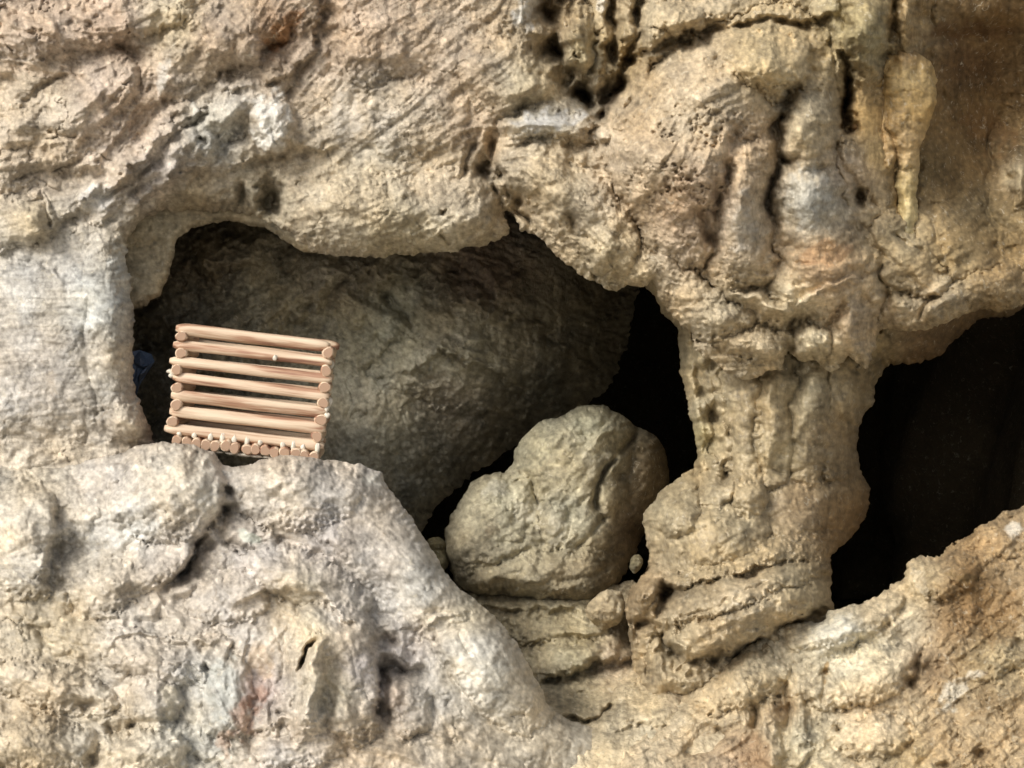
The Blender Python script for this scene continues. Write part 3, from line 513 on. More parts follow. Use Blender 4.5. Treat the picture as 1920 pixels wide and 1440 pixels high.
boulder('stone', [(1180, 1062), (1184, 1046), (1194, 1038), (1204, 1044), (1206, 1058), (1198, 1072), (1187, 1080)], lambda U, V: 160+0*U, [], [(1190, 1060, 30, .17, .15, .09)],
    'small oval stone lodged in the dark gap at the left foot of the rock column', 31, (16, 16), skirt=30, edge=1.5)
boulder('stone', [(1105, 1165), (1096, 1140), (1112, 1120), (1140, 1103), (1162, 1108), (1172, 1125), (1174, 1150), (1160, 1172), (1130, 1182)], lambda U, V: 172+0*U, [('b', 1135, 1150, 24, 20, 0, 6)], [(1140, 1140, 30, .38, .31, .20)],
    'rounded stone knob on the cave floor just left of the rock column foot', 33, (34, 40), skirt=60, edge=3)
boulder('stone', [(796, 1030), (804, 1010), (820, 1005), (834, 1016), (842, 1060), (826, 1080), (800, 1060)], lambda U, V: 300+0*U, [], [(820, 1040, 30, .22, .19, .09)],
    'small dark stone wedged between the pale ledge and the boulder', 35, (24, 30), skirt=60, edge=2)

# ------------------------------------------------------------------ floor between
fl_out = [(700, 1110), (790, 1090), (850, 1098), (905, 1108), (960, 1104), (1020, 1112), (1080, 1100), (1180, 1090), (1300, 1090), (1500, 1100), (1560, 1180), (2000, 1300), (2000, 1560), (700, 1560)]
CR = lambda U, V: 6+0*U
def fl_base(U, V):
    return 330-.92*np.clip(V-1090, 0, 500)-.9*np.clip(V-1250, 0, 130)+60*np.exp(-((U-1230)/60)**2-((V-1170)/80)**2)
fl_f = [
    ('k', [(900, 1130, 12), (980, 1130, 18), (1070, 1122, 20)], 4, .5), ('k', [(950, 1172, 16), (1050, 1186, 24), (1130, 1172, 20)], 8, .5), ('k', [(1000, 1232, 24), (1080, 1240, 30), (1170, 1212, 24)], 6, .5), ('k', [(1085, 1306, 22), (1160, 1290, 24)], -14, .5), ('k', [(1190, 1262, 18), (1280, 1236, 20)], 4, .5), ('k', [(1150, 1350, 26), (1260, 1320, 34)], 4, .6),
    ('b', 1060, 1140, 60, 22, 10, 20), ('b', 1180, 1060, 30, 30, 0, -60), ('s', [(900, 1130), (980, 1150), (1060, 1140), (1120, 1125)], 14, 14), ('s', [(920, 1170), (1000, 1200), (1100, 1190), (1160, 1180)], 16, 12),
    ('s', [(960, 1195), (990, 1210), (1040, 1205)], 10, 18), ('c', [(940, 1165), (965, 1180), (985, 1192)], 7, 26), ('c', [(1010, 1278), (1060, 1275), (1100, 1255), (1130, 1240)], 9, 44), ('s', [(1010, 1278), (1060, 1272), (1110, 1250), (1190, 1230)], 24, 30),
    ('b', 1080, 1225, 80, 40, -10, 22), ('b', 1090, 1310, 60, 40, 0, -30), ('c', [(1050, 1340), (1090, 1350), (1120, 1340), (1145, 1320)], 9, 46), ('s', [(1150, 1315), (1110, 1345), (1040, 1348)], 26, -20),
    ('c', [(1192, 1368), (1208, 1360)], 6, 26), ('s', [(1190, 1230), (1250, 1215), (1330, 1225)], 18, 16), ('c', [(1210, 1250), (1260, 1215), (1280, 1190)], 10, 30), ('b', 1200, 1190, 40, 60, 20, -30), ('b', 1260, 1310, 60, 40, -20, 14),
    ('c', [(965, 1380), (975, 1370)], 6, 16), ('c', [(1100, 1290), (1080, 1310)], 6, 12),
]
fl_t = [(960, 1140, 60, .28, .24, .15), (1040, 1180, 60, .38, .33, .21), (1080, 1220, 60, .40, .35, .22), (1150, 1240, 50, .43, .33, .22), (1080, 1310, 50, .33, .28, .18), (1200, 1300, 60, .45, .37, .24), (1000, 1400, 80, .45, .38, .27), (1200, 1400, 80, .47, .40, .28), (1220, 1170, 40, .32, .22, .11), (1300, 1300, 60, .46, .37, .25)]
flr = layer('cave_floor', (700, 1080, 2000, 1560), fl_out, fl_base, fl_f, fl_t, M_wall, lip=(30, 40), edge=5,
    flow=[(950, 1140, 60, 12), (1050, 1200, 60, 16), (1100, 1260, 50, -15), (1180, 1230, 50, -35), (1090, 1320, 50, 20), (1050, 1420, 80, 8), (1250, 1380, 80, -15)],
    rough=[(960, 1150, 60, 1., .7, 0), (1100, 1200, 60, .9, .6, 0), (1150, 1350, 80, .95, .5, .1), (1000, 1400, 80, .7, .4, 0)], skirt=260, inset=30, seed=41)
tag(flr, kind='structure')

# ------------------------------------------------------------------ slope lower right
sl_out = [(960, 1660), (1080, 1500), (1180, 1400), (1250, 1330), (1292, 1275), (1330, 1262), (1362, 1240), (1400, 1216), (1440, 1188), (1478, 1170), (1510, 1166), (1540, 1164), (1558, 1146), (1590, 1138), (1640, 1122), (1662, 1104), (1690, 1090), (1700, 1062), (1725, 1042), (1762, 1040), (1790, 1018),
    (1830, 992), (1862, 974), (1890, 958), (1920, 950), (2000, 920), (2250, 880), (2250, 1660)]
CR = lambda U, V: 7+0*U
def sl_base(U, V):
    return 20-.62*np.clip(V-1180, -200, 420)-.10*np.clip(U-1500, -100, 500)+120*np.clip((1380-U)/120, 0, 1)*np.clip((1400-V)/150, 0, 1)
sl_f = [
    ('k', [(1500, 1192, 28), (1590, 1172, 38), (1660, 1136, 30)], 4, .7), ('d', 1405, 1275, 72, 52, -20, 4, 44), ('d', 1645, 1262, 96, 56, -20, 0, 40), ('d', 1785, 1080, 66, 40, -30, 4, 40), ('k', [(1442, 1330, 14), (1446, 1440, 16)], 10, .9), ('k', [(1494, 1320, 14), (1500, 1420, 16)], 6, .9), ('d', 1560, 1300, 50, 36, 0, 2, 26), ('d', 1640, 1380, 80, 44, -10, 0, 34), ('d', 1860, 1240, 60, 40, -30, 0, 34), ('d', 1330, 1300, 44, 40, 0, 0, 30),
    ('b', 1600, 1180, 90, 40, -20, 30), ('b', 1790, 1090, 70, 50, -30, 26), ('b', 1400, 1280, 60, 50, 0, 26), ('c', [(1412, 1310), (1420, 1350), (1422, 1370)], 11, 40), ('c', [(1478, 1275), (1472, 1300), (1476, 1350), (1466, 1380)], 8, 36),
    ('c', [(1465, 1275), (1450, 1310)], 7, 24), ('c', [(1552, 1250), (1545, 1290), (1538, 1320)], 6, 24), ('c', [(1512, 1310), (1520, 1320)], 7, 30), ('c', [(1560, 1310), (1572, 1330), (1610, 1325)], 7, 24), ('c', [(1730, 1220), (1712, 1270), (1704, 1285)], 8, 34), ('b', 1705, 1280, 12, 12, 0, -34),
    ('c', [(1600, 1350), (1650, 1335), (1700, 1320)], 5, 12), ('s', [(1670, 1150), (1665, 1190), (1640, 1220)], 14, 14), ('b', 1560, 1200, 60, 40, -30, 16), ('b', 1640, 1270, 70, 40, -20, 20), ('s', [(1710, 1280), (1706, 1350), (1712, 1430)], 14, 14),
    ('c', [(1280, 1410), (1330, 1400), (1352, 1375), (1340, 1350)], 9, 34), ('b', 1330, 1380, 30, 30, 0, -16), ('b', 1770, 1432, 12, 10, 0, -34), ('b', 1838, 1412, 14, 12, 0, -34), ('b', 1572, 1367, 7, 6, 0, -24), ('r', [(1430, 1330), (1440, 1400), (1450, 1440)], 14, 14),
    ('r', [(1500, 1330), (1510, 1400)], 14, 12), ('b', 1700, 1070, 20, 20, 0, 14), ('c', [(1740, 1040), (1760, 1080), (1810, 1110)], 9, 14), ('b', 1870, 1150, 60, 40, -20, -14), ('b', 1880, 1300, 50, 40, 0, 20),
]
sl_t = [(1560, 1180, 70, .58, .54, .44), (1620, 1220, 60, .54, .50, .40), (1430, 1280, 60, .50, .42, .29), (1330, 1310, 50, .46, .37, .24), (1460, 1330, 30, .33, .23, .13), (1400, 1420, 50, .38, .27, .17), (1500, 1400, 60, .47, .41, .29), (1640, 1340, 60, .48, .39, .27), (1640, 1160, 50, .48, .40, .28),
    (1720, 1100, 40, .42, .33, .2), (1830, 1100, 50, .22, .135, .055), (1880, 1050, 50, .34, .24, .13), (1800, 1160, 50, .25, .16, .075), (1740, 1250, 40, .33, .23, .13), (1860, 1240, 50, .42, .34, .21), (1880, 1360, 60, .40, .30, .18), (1780, 1380, 60, .40, .30, .18), (1700, 1420, 50, .40, .31, .18)]
sl_w = [(1785, 1300, 22, 40, 20, (.58, .54, .45), .7), (1830, 1262, 18, 16, 0, (.6, .55, .46), .7), (1905, 1000, 16, 20, 0, (.62, .58, .5), .7), (1810, 1080, 40, 14, 10, (.15, .10, .04), .6), (1550, 1262, 6, 24, 8, (.33, .2, .07), .7), (1560, 1190, 60, 34, -25, (.55, .53, .46), .5),
    (1735, 1100, 50, 12, 60, (.52, .45, .33), .5), (1850, 1300, 30, 50, 20, (.22, .14, .06), .4), (1880, 1170, 40, 60, 30, (.22, .13, .05), .5), (1420, 1420, 30, 40, 0, (.24, .15, .08), .5)]
slo = layer('rock_slope', (960, 870, 2250, 1660), sl_out, sl_base, sl_f, sl_t, M_wall, lip=(44, 60), edge=6,
    flow=[(1560, 1190, 60, -30), (1620, 1280, 60, -25), (1420, 1280, 50, 60), (1460, 1340, 50, 85), (1360, 1400, 50, -30), (1640, 1360, 60, -30), (1740, 1250, 50, -60), (1830, 1100, 50, -30), (1850, 1350, 60, -35)],
    rough=[(1560, 1190, 60, .8, .6, 0), (1420, 1300, 60, 1.1, .7, .2), (1500, 1340, 50, 1.3, .7, .9), (1640, 1320, 50, .7, .35, .1), (1800, 1120, 60, 1.5, .8, .9), (1850, 1250, 60, 1.7, .8, 1.2), (1850, 1400, 60, 1.5, .8, .9), (1700, 1120, 50, .9, .6, .1)], skirt=420, inset=24, seed=51, white=sl_w)
tag(slo, kind='structure')

# ------------------------------------------------------------------ pale ledge lower left
led_out = [(-330, 860), (-100, 868), (60, 872), (130, 868), (200, 856), (260, 836), (300, 828), (340, 832), (372, 838), (400, 846), (416, 870), (440, 878), (480, 866), (520, 854), (556, 852), (600, 860), (650, 868), (676, 866), (690, 878), (716, 884), (724, 912),
    (748, 940), (768, 968), (790, 1000), (806, 1024), (824, 1052), (846, 1085), (860, 1102), (890, 1124), (920, 1150), (945, 1176), (965, 1200), (985, 1235), (1000, 1262), (1014, 1290), (1026, 1318), (1042, 1336), (1075, 1352), (1130, 1366), (1230, 1390), (1300, 1460), (1310, 1660), (-330, 1660)]
CR = lambda U, V: 5+0*U
def led_base(U, V):
    b = -80-.42*np.clip(V-860, 0, 700)
    b = b+.22*np.clip(U-500, 0, 700)+.4*np.clip(U-830, 0, 400)*np.clip((V-1230)/120, 0, 1)
    b = b+40*np.exp(-((V-880)/50)**2)*np.clip((300-U)/200, 0, 1)
    return b
led_f = [
    ('d', 318, 930, 106, 98, 0, 6, 52), ('d', 560, 925, 140, 74, 5, -2, 56), ('k', [(610, 930, 70), (720, 1015, 84), (790, 1110, 80)], -4, .34), ('k', [(40, 960, 60), (50, 1070, 50)], 14, .5), ('k', [(180, 1120, 50), (280, 1060, 50), (340, 1010, 40)], -6, .6),
    ('k', [(500, 1060, 44), (570, 1085, 48), (640, 1130, 46), (675, 1180, 36)], 8, .6), ('k', [(625, 1190, 74), (645, 1260, 60), (655, 1340, 50)], 18, .6), ('k', [(597, 1200, 20), (586, 1270, 22), (576, 1340, 22)], 52, .9), ('k', [(230, 1215, 44), (300, 1245, 50), (400, 1235, 44)], 0, .6),
    ('k', [(425, 1270, 48), (430, 1340, 48)], 0, .5), ('k', [(850, 1170, 56), (920, 1245, 70), (980, 1320, 60)], 4, .28), ('k', [(740, 1300, 40), (770, 1340, 50)], -4, .6), ('d', 70, 1400, 120, 60, 0, 0, 44), ('d', 270, 1415, 90, 54, 0, 0, 44), ('d', 292, 1318, 48, 60, 0, 2, 34), ('k', [(20, 1270, 40), (110, 1290, 46), (190, 1310, 30)], 0, .6),
    ('d', 470, 1010, 70, 34, 30, 0, 24), ('d', 220, 1095, 44, 32, -20, 6, 24), ('d', 560, 1400, 90, 50, 0, 0, 34), ('d', 430, 1120, 80, 50, -10, 0, 30),
    ('b', 340, 910, 80, 60, 10, 44), ('s', [(405, 850), (418, 900), (415, 960), (380, 1010), (330, 1080), (290, 1120)], 26, -32), ('c', [(418, 945), (395, 990), (370, 1030), (335, 1090)], 9, 44), ('b', 520, 900, 90, 40, 0, 34), ('b', 650, 930, 80, 50, 20, 30),
    ('b', 620, 1020, 120, 60, 40, 30), ('c', [(440, 905), (470, 880), (500, 868)], 8, 12), ('c', [(370, 1035), (440, 1020), (480, 1030)], 8, 18), ('c', [(470, 1015), (520, 1010), (570, 1025), (600, 1045)], 7, 16),
    ('s', [(95, 950), (105, 1010), (88, 1050), (75, 1100)], 20, -22), ('b', 40, 990, 60, 50, 0, 26), ('b', 230, 960, 90, 50, -10, 14), ('b', 150, 1030, 60, 40, -20, -20), ('b', 220, 1090, 40, 30, -20, 22), ('b', 150, 900, 60, 20, 0, -14),
    ('s', [(420, 1130), (470, 1120), (540, 1105), (600, 1110), (640, 1160), (700, 1180)], 24, 14), ('b', 560, 1080, 70, 34, 20, 24), ('c', [(200, 1185), (260, 1165), (320, 1160)], 10, 16), ('s', [(420, 1205), (340, 1208), (260, 1190), (205, 1200)], 22, -18),
    ('b', 290, 1240, 80, 40, 10, 26), ('c', [(60, 1170), (110, 1230), (190, 1240), (230, 1215)], 14, 22), ('b', 160, 1150, 50, 30, 0, -20), ('b', 80, 1270, 90, 30, 20, 18), ('b', 290, 1320, 40, 50, 0, 24), ('c', [(195, 1352), (215, 1375), (250, 1360), (290, 1345), (340, 1350)], 9, 22),
    ('b', 160, 1320, 22, 8, 10, -26), ('b', 60, 1380, 80, 50, 0, 24), ('c', [(160, 1440), (200, 1400), (260, 1370)], 10, 18), ('b', 300, 1400, 80, 40, 0, 18),
    ('s', [(700, 1180), (704, 1240), (706, 1300), (700, 1360)], 22, -34), ('b', 630, 1200, 70, 60, 10, 30), ('r', [(598, 1190), (590, 1260), (575, 1330), (580, 1390)], 22, 34), ('c', [(592, 1188), (578, 1215), (568, 1250), (560, 1310)], 7, 26), ('b', 576, 1222, 6, 26, 18, -60), ('b', 568, 1240, 6, 14, 8, -40),
    ('b', 650, 1310, 40, 70, 10, 20), ('c', [(395, 1245), (380, 1258)], 6, 18), ('b', 410, 1300, 50, 70, 0, 16), ('s', [(470, 1170), (460, 1230), (470, 1290)], 14, -10), ('c', [(520, 1350), (560, 1348), (515, 1335)], 6, 20), ('s', [(420, 1390), (490, 1370), (550, 1345)], 16, 12),
    ('c', [(360, 1420), (400, 1430), (430, 1440)], 6, 18), ('b', 500, 1390, 60, 14, -15, -18), ('c', [(712, 1195), (760, 1215), (780, 1230)], 12, 30), ('c', [(708, 1260), (740, 1250), (800, 1265)], 14, 44), ('c', [(705, 1290), (730, 1270)], 14, 40), ('b', 750, 1300, 44, 34, 0, 18), ('c', [(700, 1340), (740, 1335)], 10, 24),
    ('b', 770, 1060, 60, 90, -35, 22), ('s', [(800, 1180), (830, 1160), (880, 1140)], 14, 14), ('c', [(800, 1150), (840, 1150), (870, 1135)], 8, 16), ('c', [(800, 1205), (830, 1180), (880, 1160), (890, 1150)], 7, 14), ('c', [(860, 1180), (868, 1210), (880, 1230)], 6, 14),
    ('b', 900, 1240, 60, 90, -25, 24), ('c', [(960, 1345), (990, 1335)], 5, 14), ('c', [(800, 1290), (830, 1350), (860, 1420)], 10, 14), ('c', [(835, 1310), (838, 1330)], 5, 14), ('b', 1000, 1400, 90, 40, 0, 10), ('b', 690, 1400, 90, 30, 10, 14),
    ('b', 30, 900, 60, 30, 0, -16), ('b', 720, 1110, 50, 60, -30, -14),
]
led_t = [(60, 900, 80, .42, .38, .30), (200, 890, 70, .40, .37, .33), (330, 900, 60, .48, .43, .34), (240, 970, 60, .44, .42, .37), (520, 900, 70, .44, .40, .34), (660, 920, 60, .46, .42, .37), (40, 1010, 60, .47, .42, .33), (150, 1040, 50, .37, .34, .28), (330, 1050, 60, .42, .37, .31), (480, 1050, 60, .39, .36, .33),
    (620, 1010, 60, .37, .33, .30), (700, 1060, 70, .42, .39, .36), (790, 1090, 60, .43, .41, .37), (100, 1190, 70, .36, .30, .19), (250, 1160, 60, .41, .37, .31), (420, 1160, 60, .41, .37, .32), (560, 1110, 50, .45, .40, .30), (640, 1150, 50, .40, .36, .31), (590, 1180, 40, .50, .42, .27), (620, 1290, 50, .48, .41, .28), (400, 1280, 60, .39, .39, .36),
    (280, 1250, 60, .42, .37, .30), (80, 1280, 60, .44, .37, .26), (60, 1390, 60, .38, .30, .18), (200, 1400, 60, .45, .39, .28), (350, 1390, 60, .42, .40, .33), (480, 1290, 35, .37, .27, .23), (680, 1250, 40, .42, .38, .36), (760, 1220, 50, .35, .32, .31), (740, 1310, 40, .38, .31, .26), (800, 1300, 50, .40, .38, .35), (900, 1250, 70, .46, .43, .37), (880, 1150, 40, .43, .37, .26),
    (960, 1350, 60, .44, .39, .31), (700, 1420, 80, .47, .38, .27), (560, 1420, 60, .43, .38, .32), (860, 1410, 70, .42, .37, .30)]
led_w = [(385, 920, 26, 60, 5, (.56, .53, .46), .5), (470, 1006, 26, 8, 20, (.52, .55, .48), .7), (250, 1000, 60, 20, -20, (.50, .50, .48), .5), (420, 1300, 40, 70, 0, (.42, .43, .40), .6), (455, 1350, 34, 40, 10, (.33, .19, .13), .55), (420, 1390, 14, 30, 10, (.36, .22, .14), .5), (480, 1310, 30, 26, 0, (.30, .17, .12), .6),
    (315, 1310, 14, 40, -10, (.58, .52, .40), .6), (205, 1298, 26, 12, 0, (.58, .54, .45), .5), (180, 1140, 14, 10, 20, (.6, .54, .46), .6), (40, 970, 50, 24, 0, (.56, .51, .42), .4), (700, 900, 22, 18, 0, (.58, .56, .5), .6), (490, 1240, 26, 44, 0, (.40, .29, .18), .5)]
led = layer('rock_ledge', (-330, 820, 1330, 1660), led_out, led_base, led_f, led_t, M_smooth, lip=(50, 80), edge=3.5,
    flow=[(100, 900, 80, -8), (330, 920, 60, -40), (540, 900, 60, -15), (680, 950, 60, 35), (240, 1030, 80, -35), (400, 1060, 60, -45), (560, 1070, 60, 20), (700, 1080, 60, 50), (100, 1180, 60, 20), (40, 1130, 60, 5), (1080, 1390, 60, 15), (1020, 1330, 50, 40), (300, 1210, 60, 15), (450, 1200, 60, -60), (620, 1250, 50, 80), (100, 1300, 60, 15), (400, 1320, 60, 70), (60, 1400, 60, 40),
        (300, 1400, 60, -20), (500, 1400, 60, -20), (740, 1280, 40, -25), (820, 1250, 50, 60), (920, 1250, 60, 60), (800, 1050, 60, 58), (950, 1400, 60, 8)],
    rough=[(100, 900, 80, 0.36, 0.35, 0), (330, 920, 60, 0.4, 0.35, 0), (560, 900, 60, 0.43, 0.3, 0), (700, 1040, 80, 0.25, 0.18, 0), (240, 1050, 80, 0.47, 0.5, 0), (450, 1080, 60, 0.5, 0.45, 0), (100, 1200, 70, 0.5, 0.55, 0), (350, 1250, 70, 0.47, 0.5, 0), (600, 1200, 50, 0.36, 0.35, 0), (100, 1380, 70, 0.43, 0.5, 0), (450, 1380, 60, 0.43, 0.5, 0), (740, 1260, 40, 0.58, 0.6, 0), (900, 1250, 70, 0.29, 0.25, 0), (850, 1380, 70, 0.36, 0.45, 0)], skirt=420, inset=60, seed=61, white=led_w)
tag(led, kind='structure')

# ------------------------------------------------------------------ wall at the back of the cave
bk_out = [(60, 300), (1160, 300), (1215, 480), (1190, 560), (1175, 640), (1150, 720), (1060, 790), (980, 830), (900, 880), (840, 930), (790, 990), (740, 1060), (60, 1060)]
def bk_base(U, V):
    return 500+.2*(U-500)-.1*(V-600)+.9*np.clip(U-900, 0, 400)+160*np.exp(-((U-200)/120)**2)
bk_f = [('k', [(330, 700, 60), (450, 590, 70), (600, 500, 60)], 6, .35), ('k', [(690, 560, 60), (850, 600, 76), (1010, 690, 60)], 4, .35), ('k', [(760, 690, 60), (900, 720, 66)], 0, .6), ('k', [(640, 620, 60), (680, 760, 100), (700, 880, 100)], -10, .3), ('k', [(330, 470, 50), (480, 450, 60)], 10, .6), ('r', [(330, 700), (420, 640), (520, 570), (600, 530), (700, 520)], 40, 50), ('c', [(360, 660), (440, 620), (520, 560), (600, 515)], 14, 40), ('c', [(610, 540), (660, 535), (720, 560), (770, 600), (800, 620)], 16, 60), ('b', 720, 610, 80, 60, 30, 30),
    ('s', [(680, 520), (800, 530), (880, 570), (960, 620)], 26, 40), ('b', 860, 650, 90, 50, 30, 46), ('s', [(760, 690), (850, 670), (920, 700), (1000, 730)], 26, 30), ('b', 700, 800, 150, 100, 0, 20), ('b', 430, 480, 100, 50, -20, 40), ('b', 300, 600, 70, 60, 0, 20), ('c', [(250, 660), (310, 650), (330, 645)], 9, 34),
    ('b', 940, 560, 60, 40, 20, 30), ('b', 1040, 690, 70, 50, 20, 30), ('c', [(840, 480), (900, 540), (980, 600), (1060, 640)], 16, 40)]
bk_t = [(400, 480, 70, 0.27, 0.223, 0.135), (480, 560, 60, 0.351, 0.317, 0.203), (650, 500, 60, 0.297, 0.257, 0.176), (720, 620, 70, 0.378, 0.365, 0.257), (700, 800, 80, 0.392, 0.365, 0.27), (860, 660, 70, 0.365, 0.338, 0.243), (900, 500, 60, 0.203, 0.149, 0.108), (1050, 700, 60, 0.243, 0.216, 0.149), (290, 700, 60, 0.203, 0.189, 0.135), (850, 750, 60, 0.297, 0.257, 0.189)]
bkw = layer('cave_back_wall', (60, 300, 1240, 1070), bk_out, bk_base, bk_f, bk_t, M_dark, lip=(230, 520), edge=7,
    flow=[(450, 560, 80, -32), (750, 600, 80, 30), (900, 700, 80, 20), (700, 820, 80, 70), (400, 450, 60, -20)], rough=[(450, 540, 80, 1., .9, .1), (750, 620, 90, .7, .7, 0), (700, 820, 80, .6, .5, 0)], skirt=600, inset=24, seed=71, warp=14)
tag(bkw, kind='structure')

# ------------------------------------------------------------------ the dark chamber that closes everything off
def shell():
    V = []; Q = []; T = []
    def sheet(p, a, b, n=60, m=60):
        s0 = len(V)
        for i in range(n+1):
            for j in range(m+1):
                q = np.array(p)+np.array(a)*i/n+np.array(b)*j/m
                nz = fbm(np.array([q[0]*3+q[2]*2.]), np.array([q[1]*3+q[2]]), 2.5, 3, 90)[0]*.18
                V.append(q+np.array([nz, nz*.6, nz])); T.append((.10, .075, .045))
        for i in range(n):
            for j in range(m):
                a0 = s0+i*(m+1)+j; Q.append((a0, a0+1, a0+m+2, a0+m+1))
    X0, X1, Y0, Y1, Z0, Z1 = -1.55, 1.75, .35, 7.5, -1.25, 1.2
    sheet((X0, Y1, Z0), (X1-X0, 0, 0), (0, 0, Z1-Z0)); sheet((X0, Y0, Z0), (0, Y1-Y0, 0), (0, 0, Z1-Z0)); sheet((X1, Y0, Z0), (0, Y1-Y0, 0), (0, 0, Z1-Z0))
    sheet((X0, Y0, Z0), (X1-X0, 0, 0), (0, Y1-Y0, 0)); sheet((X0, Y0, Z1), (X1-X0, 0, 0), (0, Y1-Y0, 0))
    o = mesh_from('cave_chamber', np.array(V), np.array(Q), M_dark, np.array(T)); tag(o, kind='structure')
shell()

# the pale trodden ground outside the cave mouth, in front of and below the picture
def ground():
    n = 90; g = np.linspace(-14, 14, n); X, Y = np.meshgrid(g, np.linspace(-16, .6, n), indexing='ij')
    Z = -1.5+.06*fbm(X, Y, 1.3, 4, 95); idx = np.arange(n*n).reshape(n, n)
    q = np.stack([idx[:-1, :-1], idx[1:, :-1], idx[1:, 1:], idx[:-1, 1:]], -1).reshape(-1, 4)
    tn = np.stack([.46+.1*fbm(X, Y, 1, 3, 96), .42+.1*fbm(X, Y, 1, 3, 96), .34+.08*fbm(X, Y, 1, 3, 96)], -1).reshape(-1, 3)
    tag(mesh_from('ground', np.stack([X, Y, Z], -1).reshape(-1, 3), q, M_wall, tn), kind='structure')
ground()

# ------------------------------------------------------------------ stalactite: a draped bulb with a drip
CR = lambda U, V: 9+0*U
sta = layer('stalactite', (1585, 80, 1775, 470), [(1690, 90), (1652, 106), (1628, 146), (1604, 196), (1597, 236), (1610, 272), (1624, 300), (1644, 312), (1658, 326), (1674, 322), (1679, 304), (1677, 340), (1683, 380), (1681, 425), (1690, 450), (1706, 459), (1719, 448), (1722, 400), (1719, 360), (1724, 320), (1722, 282), (1740, 240), (1756, 192), (1758, 150), (1744, 116), (1720, 96)],
    lambda U, V: 84+.25*(U-1600), [('k', [(1702, 128, 46), (1702, 165, 56), (1702, 205, 54), (1702, 250, 38), (1702, 300, 24)], 10, .95), ('k', [(1660, 118, 20), (1632, 170, 26), (1626, 230, 32), (1646, 290, 26)], 4, .9), ('k', [(1660, 200, 14), (1664, 260, 16), (1666, 306, 13)], 18, .9),
    ('k', [(1702, 290, 23), (1700, 350, 20), (1703, 400, 19), (1701, 445, 15)], 0, 1.), ('c', [(1680, 100), (1660, 140), (1650, 190), (1648, 240)], 5, 16), ('s', [(1640, 316), (1676, 290), (1684, 300)], 8, -10), ('b', 1702, 372, 24, 12, 0, -8), ('c', [(1612, 180), (1618, 240), (1630, 280)], 5, 10)],
    [(1702, 170, 40, .45, .31, .125), (1630, 210, 30, .38, .26, .11), (1615, 245, 24, .36, .21, .10), (1745, 200, 20, .36, .24, .09), (1703, 380, 26, .48, .39, .20), (1700, 105, 18, .24, .15, .06), (1690, 260, 24, .42, .29, .14)], M_smooth, lip=(16, 30), edge=3, warp=5,
    flow=[(1690, 200, 60, 86), (1620, 230, 40, 75), (1700, 380, 40, 89)], rough=[(1690, 200, 60, .45, .3, 0)], skirt=150, inset=18, seed=83)
tag(sta, 'bulbous yellow ochre stalactite ending in a thin drip, hanging at the upper right', 'stalactite')

# ------------------------------------------------------------------ stick crate
def wood_mat():
    m = bpy.data.materials.new('pale_wood'); m.use_nodes = True; N = m.node_tree.nodes; L = m.node_tree.links
    p = N['Principled BSDF']; p.inputs['Roughness'].default_value = .6
    tc = N.new('ShaderNodeTexCoord'); mp = N.new('ShaderNodeMapping'); mp.inputs['Scale'].default_value = (5, 75, 75)
    L.new(tc.outputs['Object'], mp.inputs[0])
    oi = N.new('ShaderNodeObjectInfo'); ad = N.new('ShaderNodeVectorMath'); ad.operation = 'ADD'; L.new(mp.outputs[0], ad.inputs[0])
    sc_ = N.new('ShaderNodeMath'); sc_.operation = 'MULTIPLY'; sc_.inputs[1].default_value = 50; L.new(oi.outputs['Random'], sc_.inputs[0]); L.new(sc_.outputs[0], ad.inputs[1])
    n = N.new('ShaderNodeTexNoise'); n.inputs['Scale'].default_value = 1; n.inputs['Detail'].default_value = 4; L.new(ad.outputs[0], n.inputs['Vector'])
    cr = N.new('ShaderNodeValToRGB'); L.new(n.outputs['Fac'], cr.inputs[0])
    e = cr.color_ramp.elements; e[0].position = .34; e[0].color = (.22, .11, .07, 1); e[1].position = .50; e[1].color = (.56, .42, .30, 1)
    x = e.new(.42); x.color = (.38, .22, .14, 1); x = e.new(.68); x.color = (.68, .55, .41, 1)
    L.new(cr.outputs[0], p.inputs['Base Color'])
    b = N.new('ShaderNodeBump'); b.inputs['Strength'].default_value = .8; b.inputs['Distance'].default_value = .005; L.new(n.outputs['Fac'], b.inputs['Height']); L.new(b.outputs[0], p.inputs['Normal'])
    return m
M_wood = wood_mat()
def plain(name, col, rough=.5, **kw):
    m = bpy.data.materials.new(name); m.use_nodes = True; p = m.node_tree.nodes['Principled BSDF']
    N = m.node_tree.nodes; L = m.node_tree.links
    n = N.new('ShaderNodeTexNoise'); n.inputs['Scale'].default_value = kw.get('scale', 30); cr = N.new('ShaderNodeValToRGB')
    L.new(n.outputs['Fac'], cr.inputs[0]); cr.color_ramp.elements[0].position = .3; cr.color_ramp.elements[1].position = .7
    cr.color_ramp.elements[0].color = (*[c*.7 for c in col], 1); cr.color_ramp.elements[1].color = (*col, 1); L.new(cr.outputs[0], p.inputs['Base Color'])
    p.inputs['Roughness'].default_value = rough; return m
M_glue = plain('white_glue', (.70, .64, .54), .4)
M_end = plain('cut_wood_end', (.42, .27, .18), .7, scale=60)
random.seed(5)
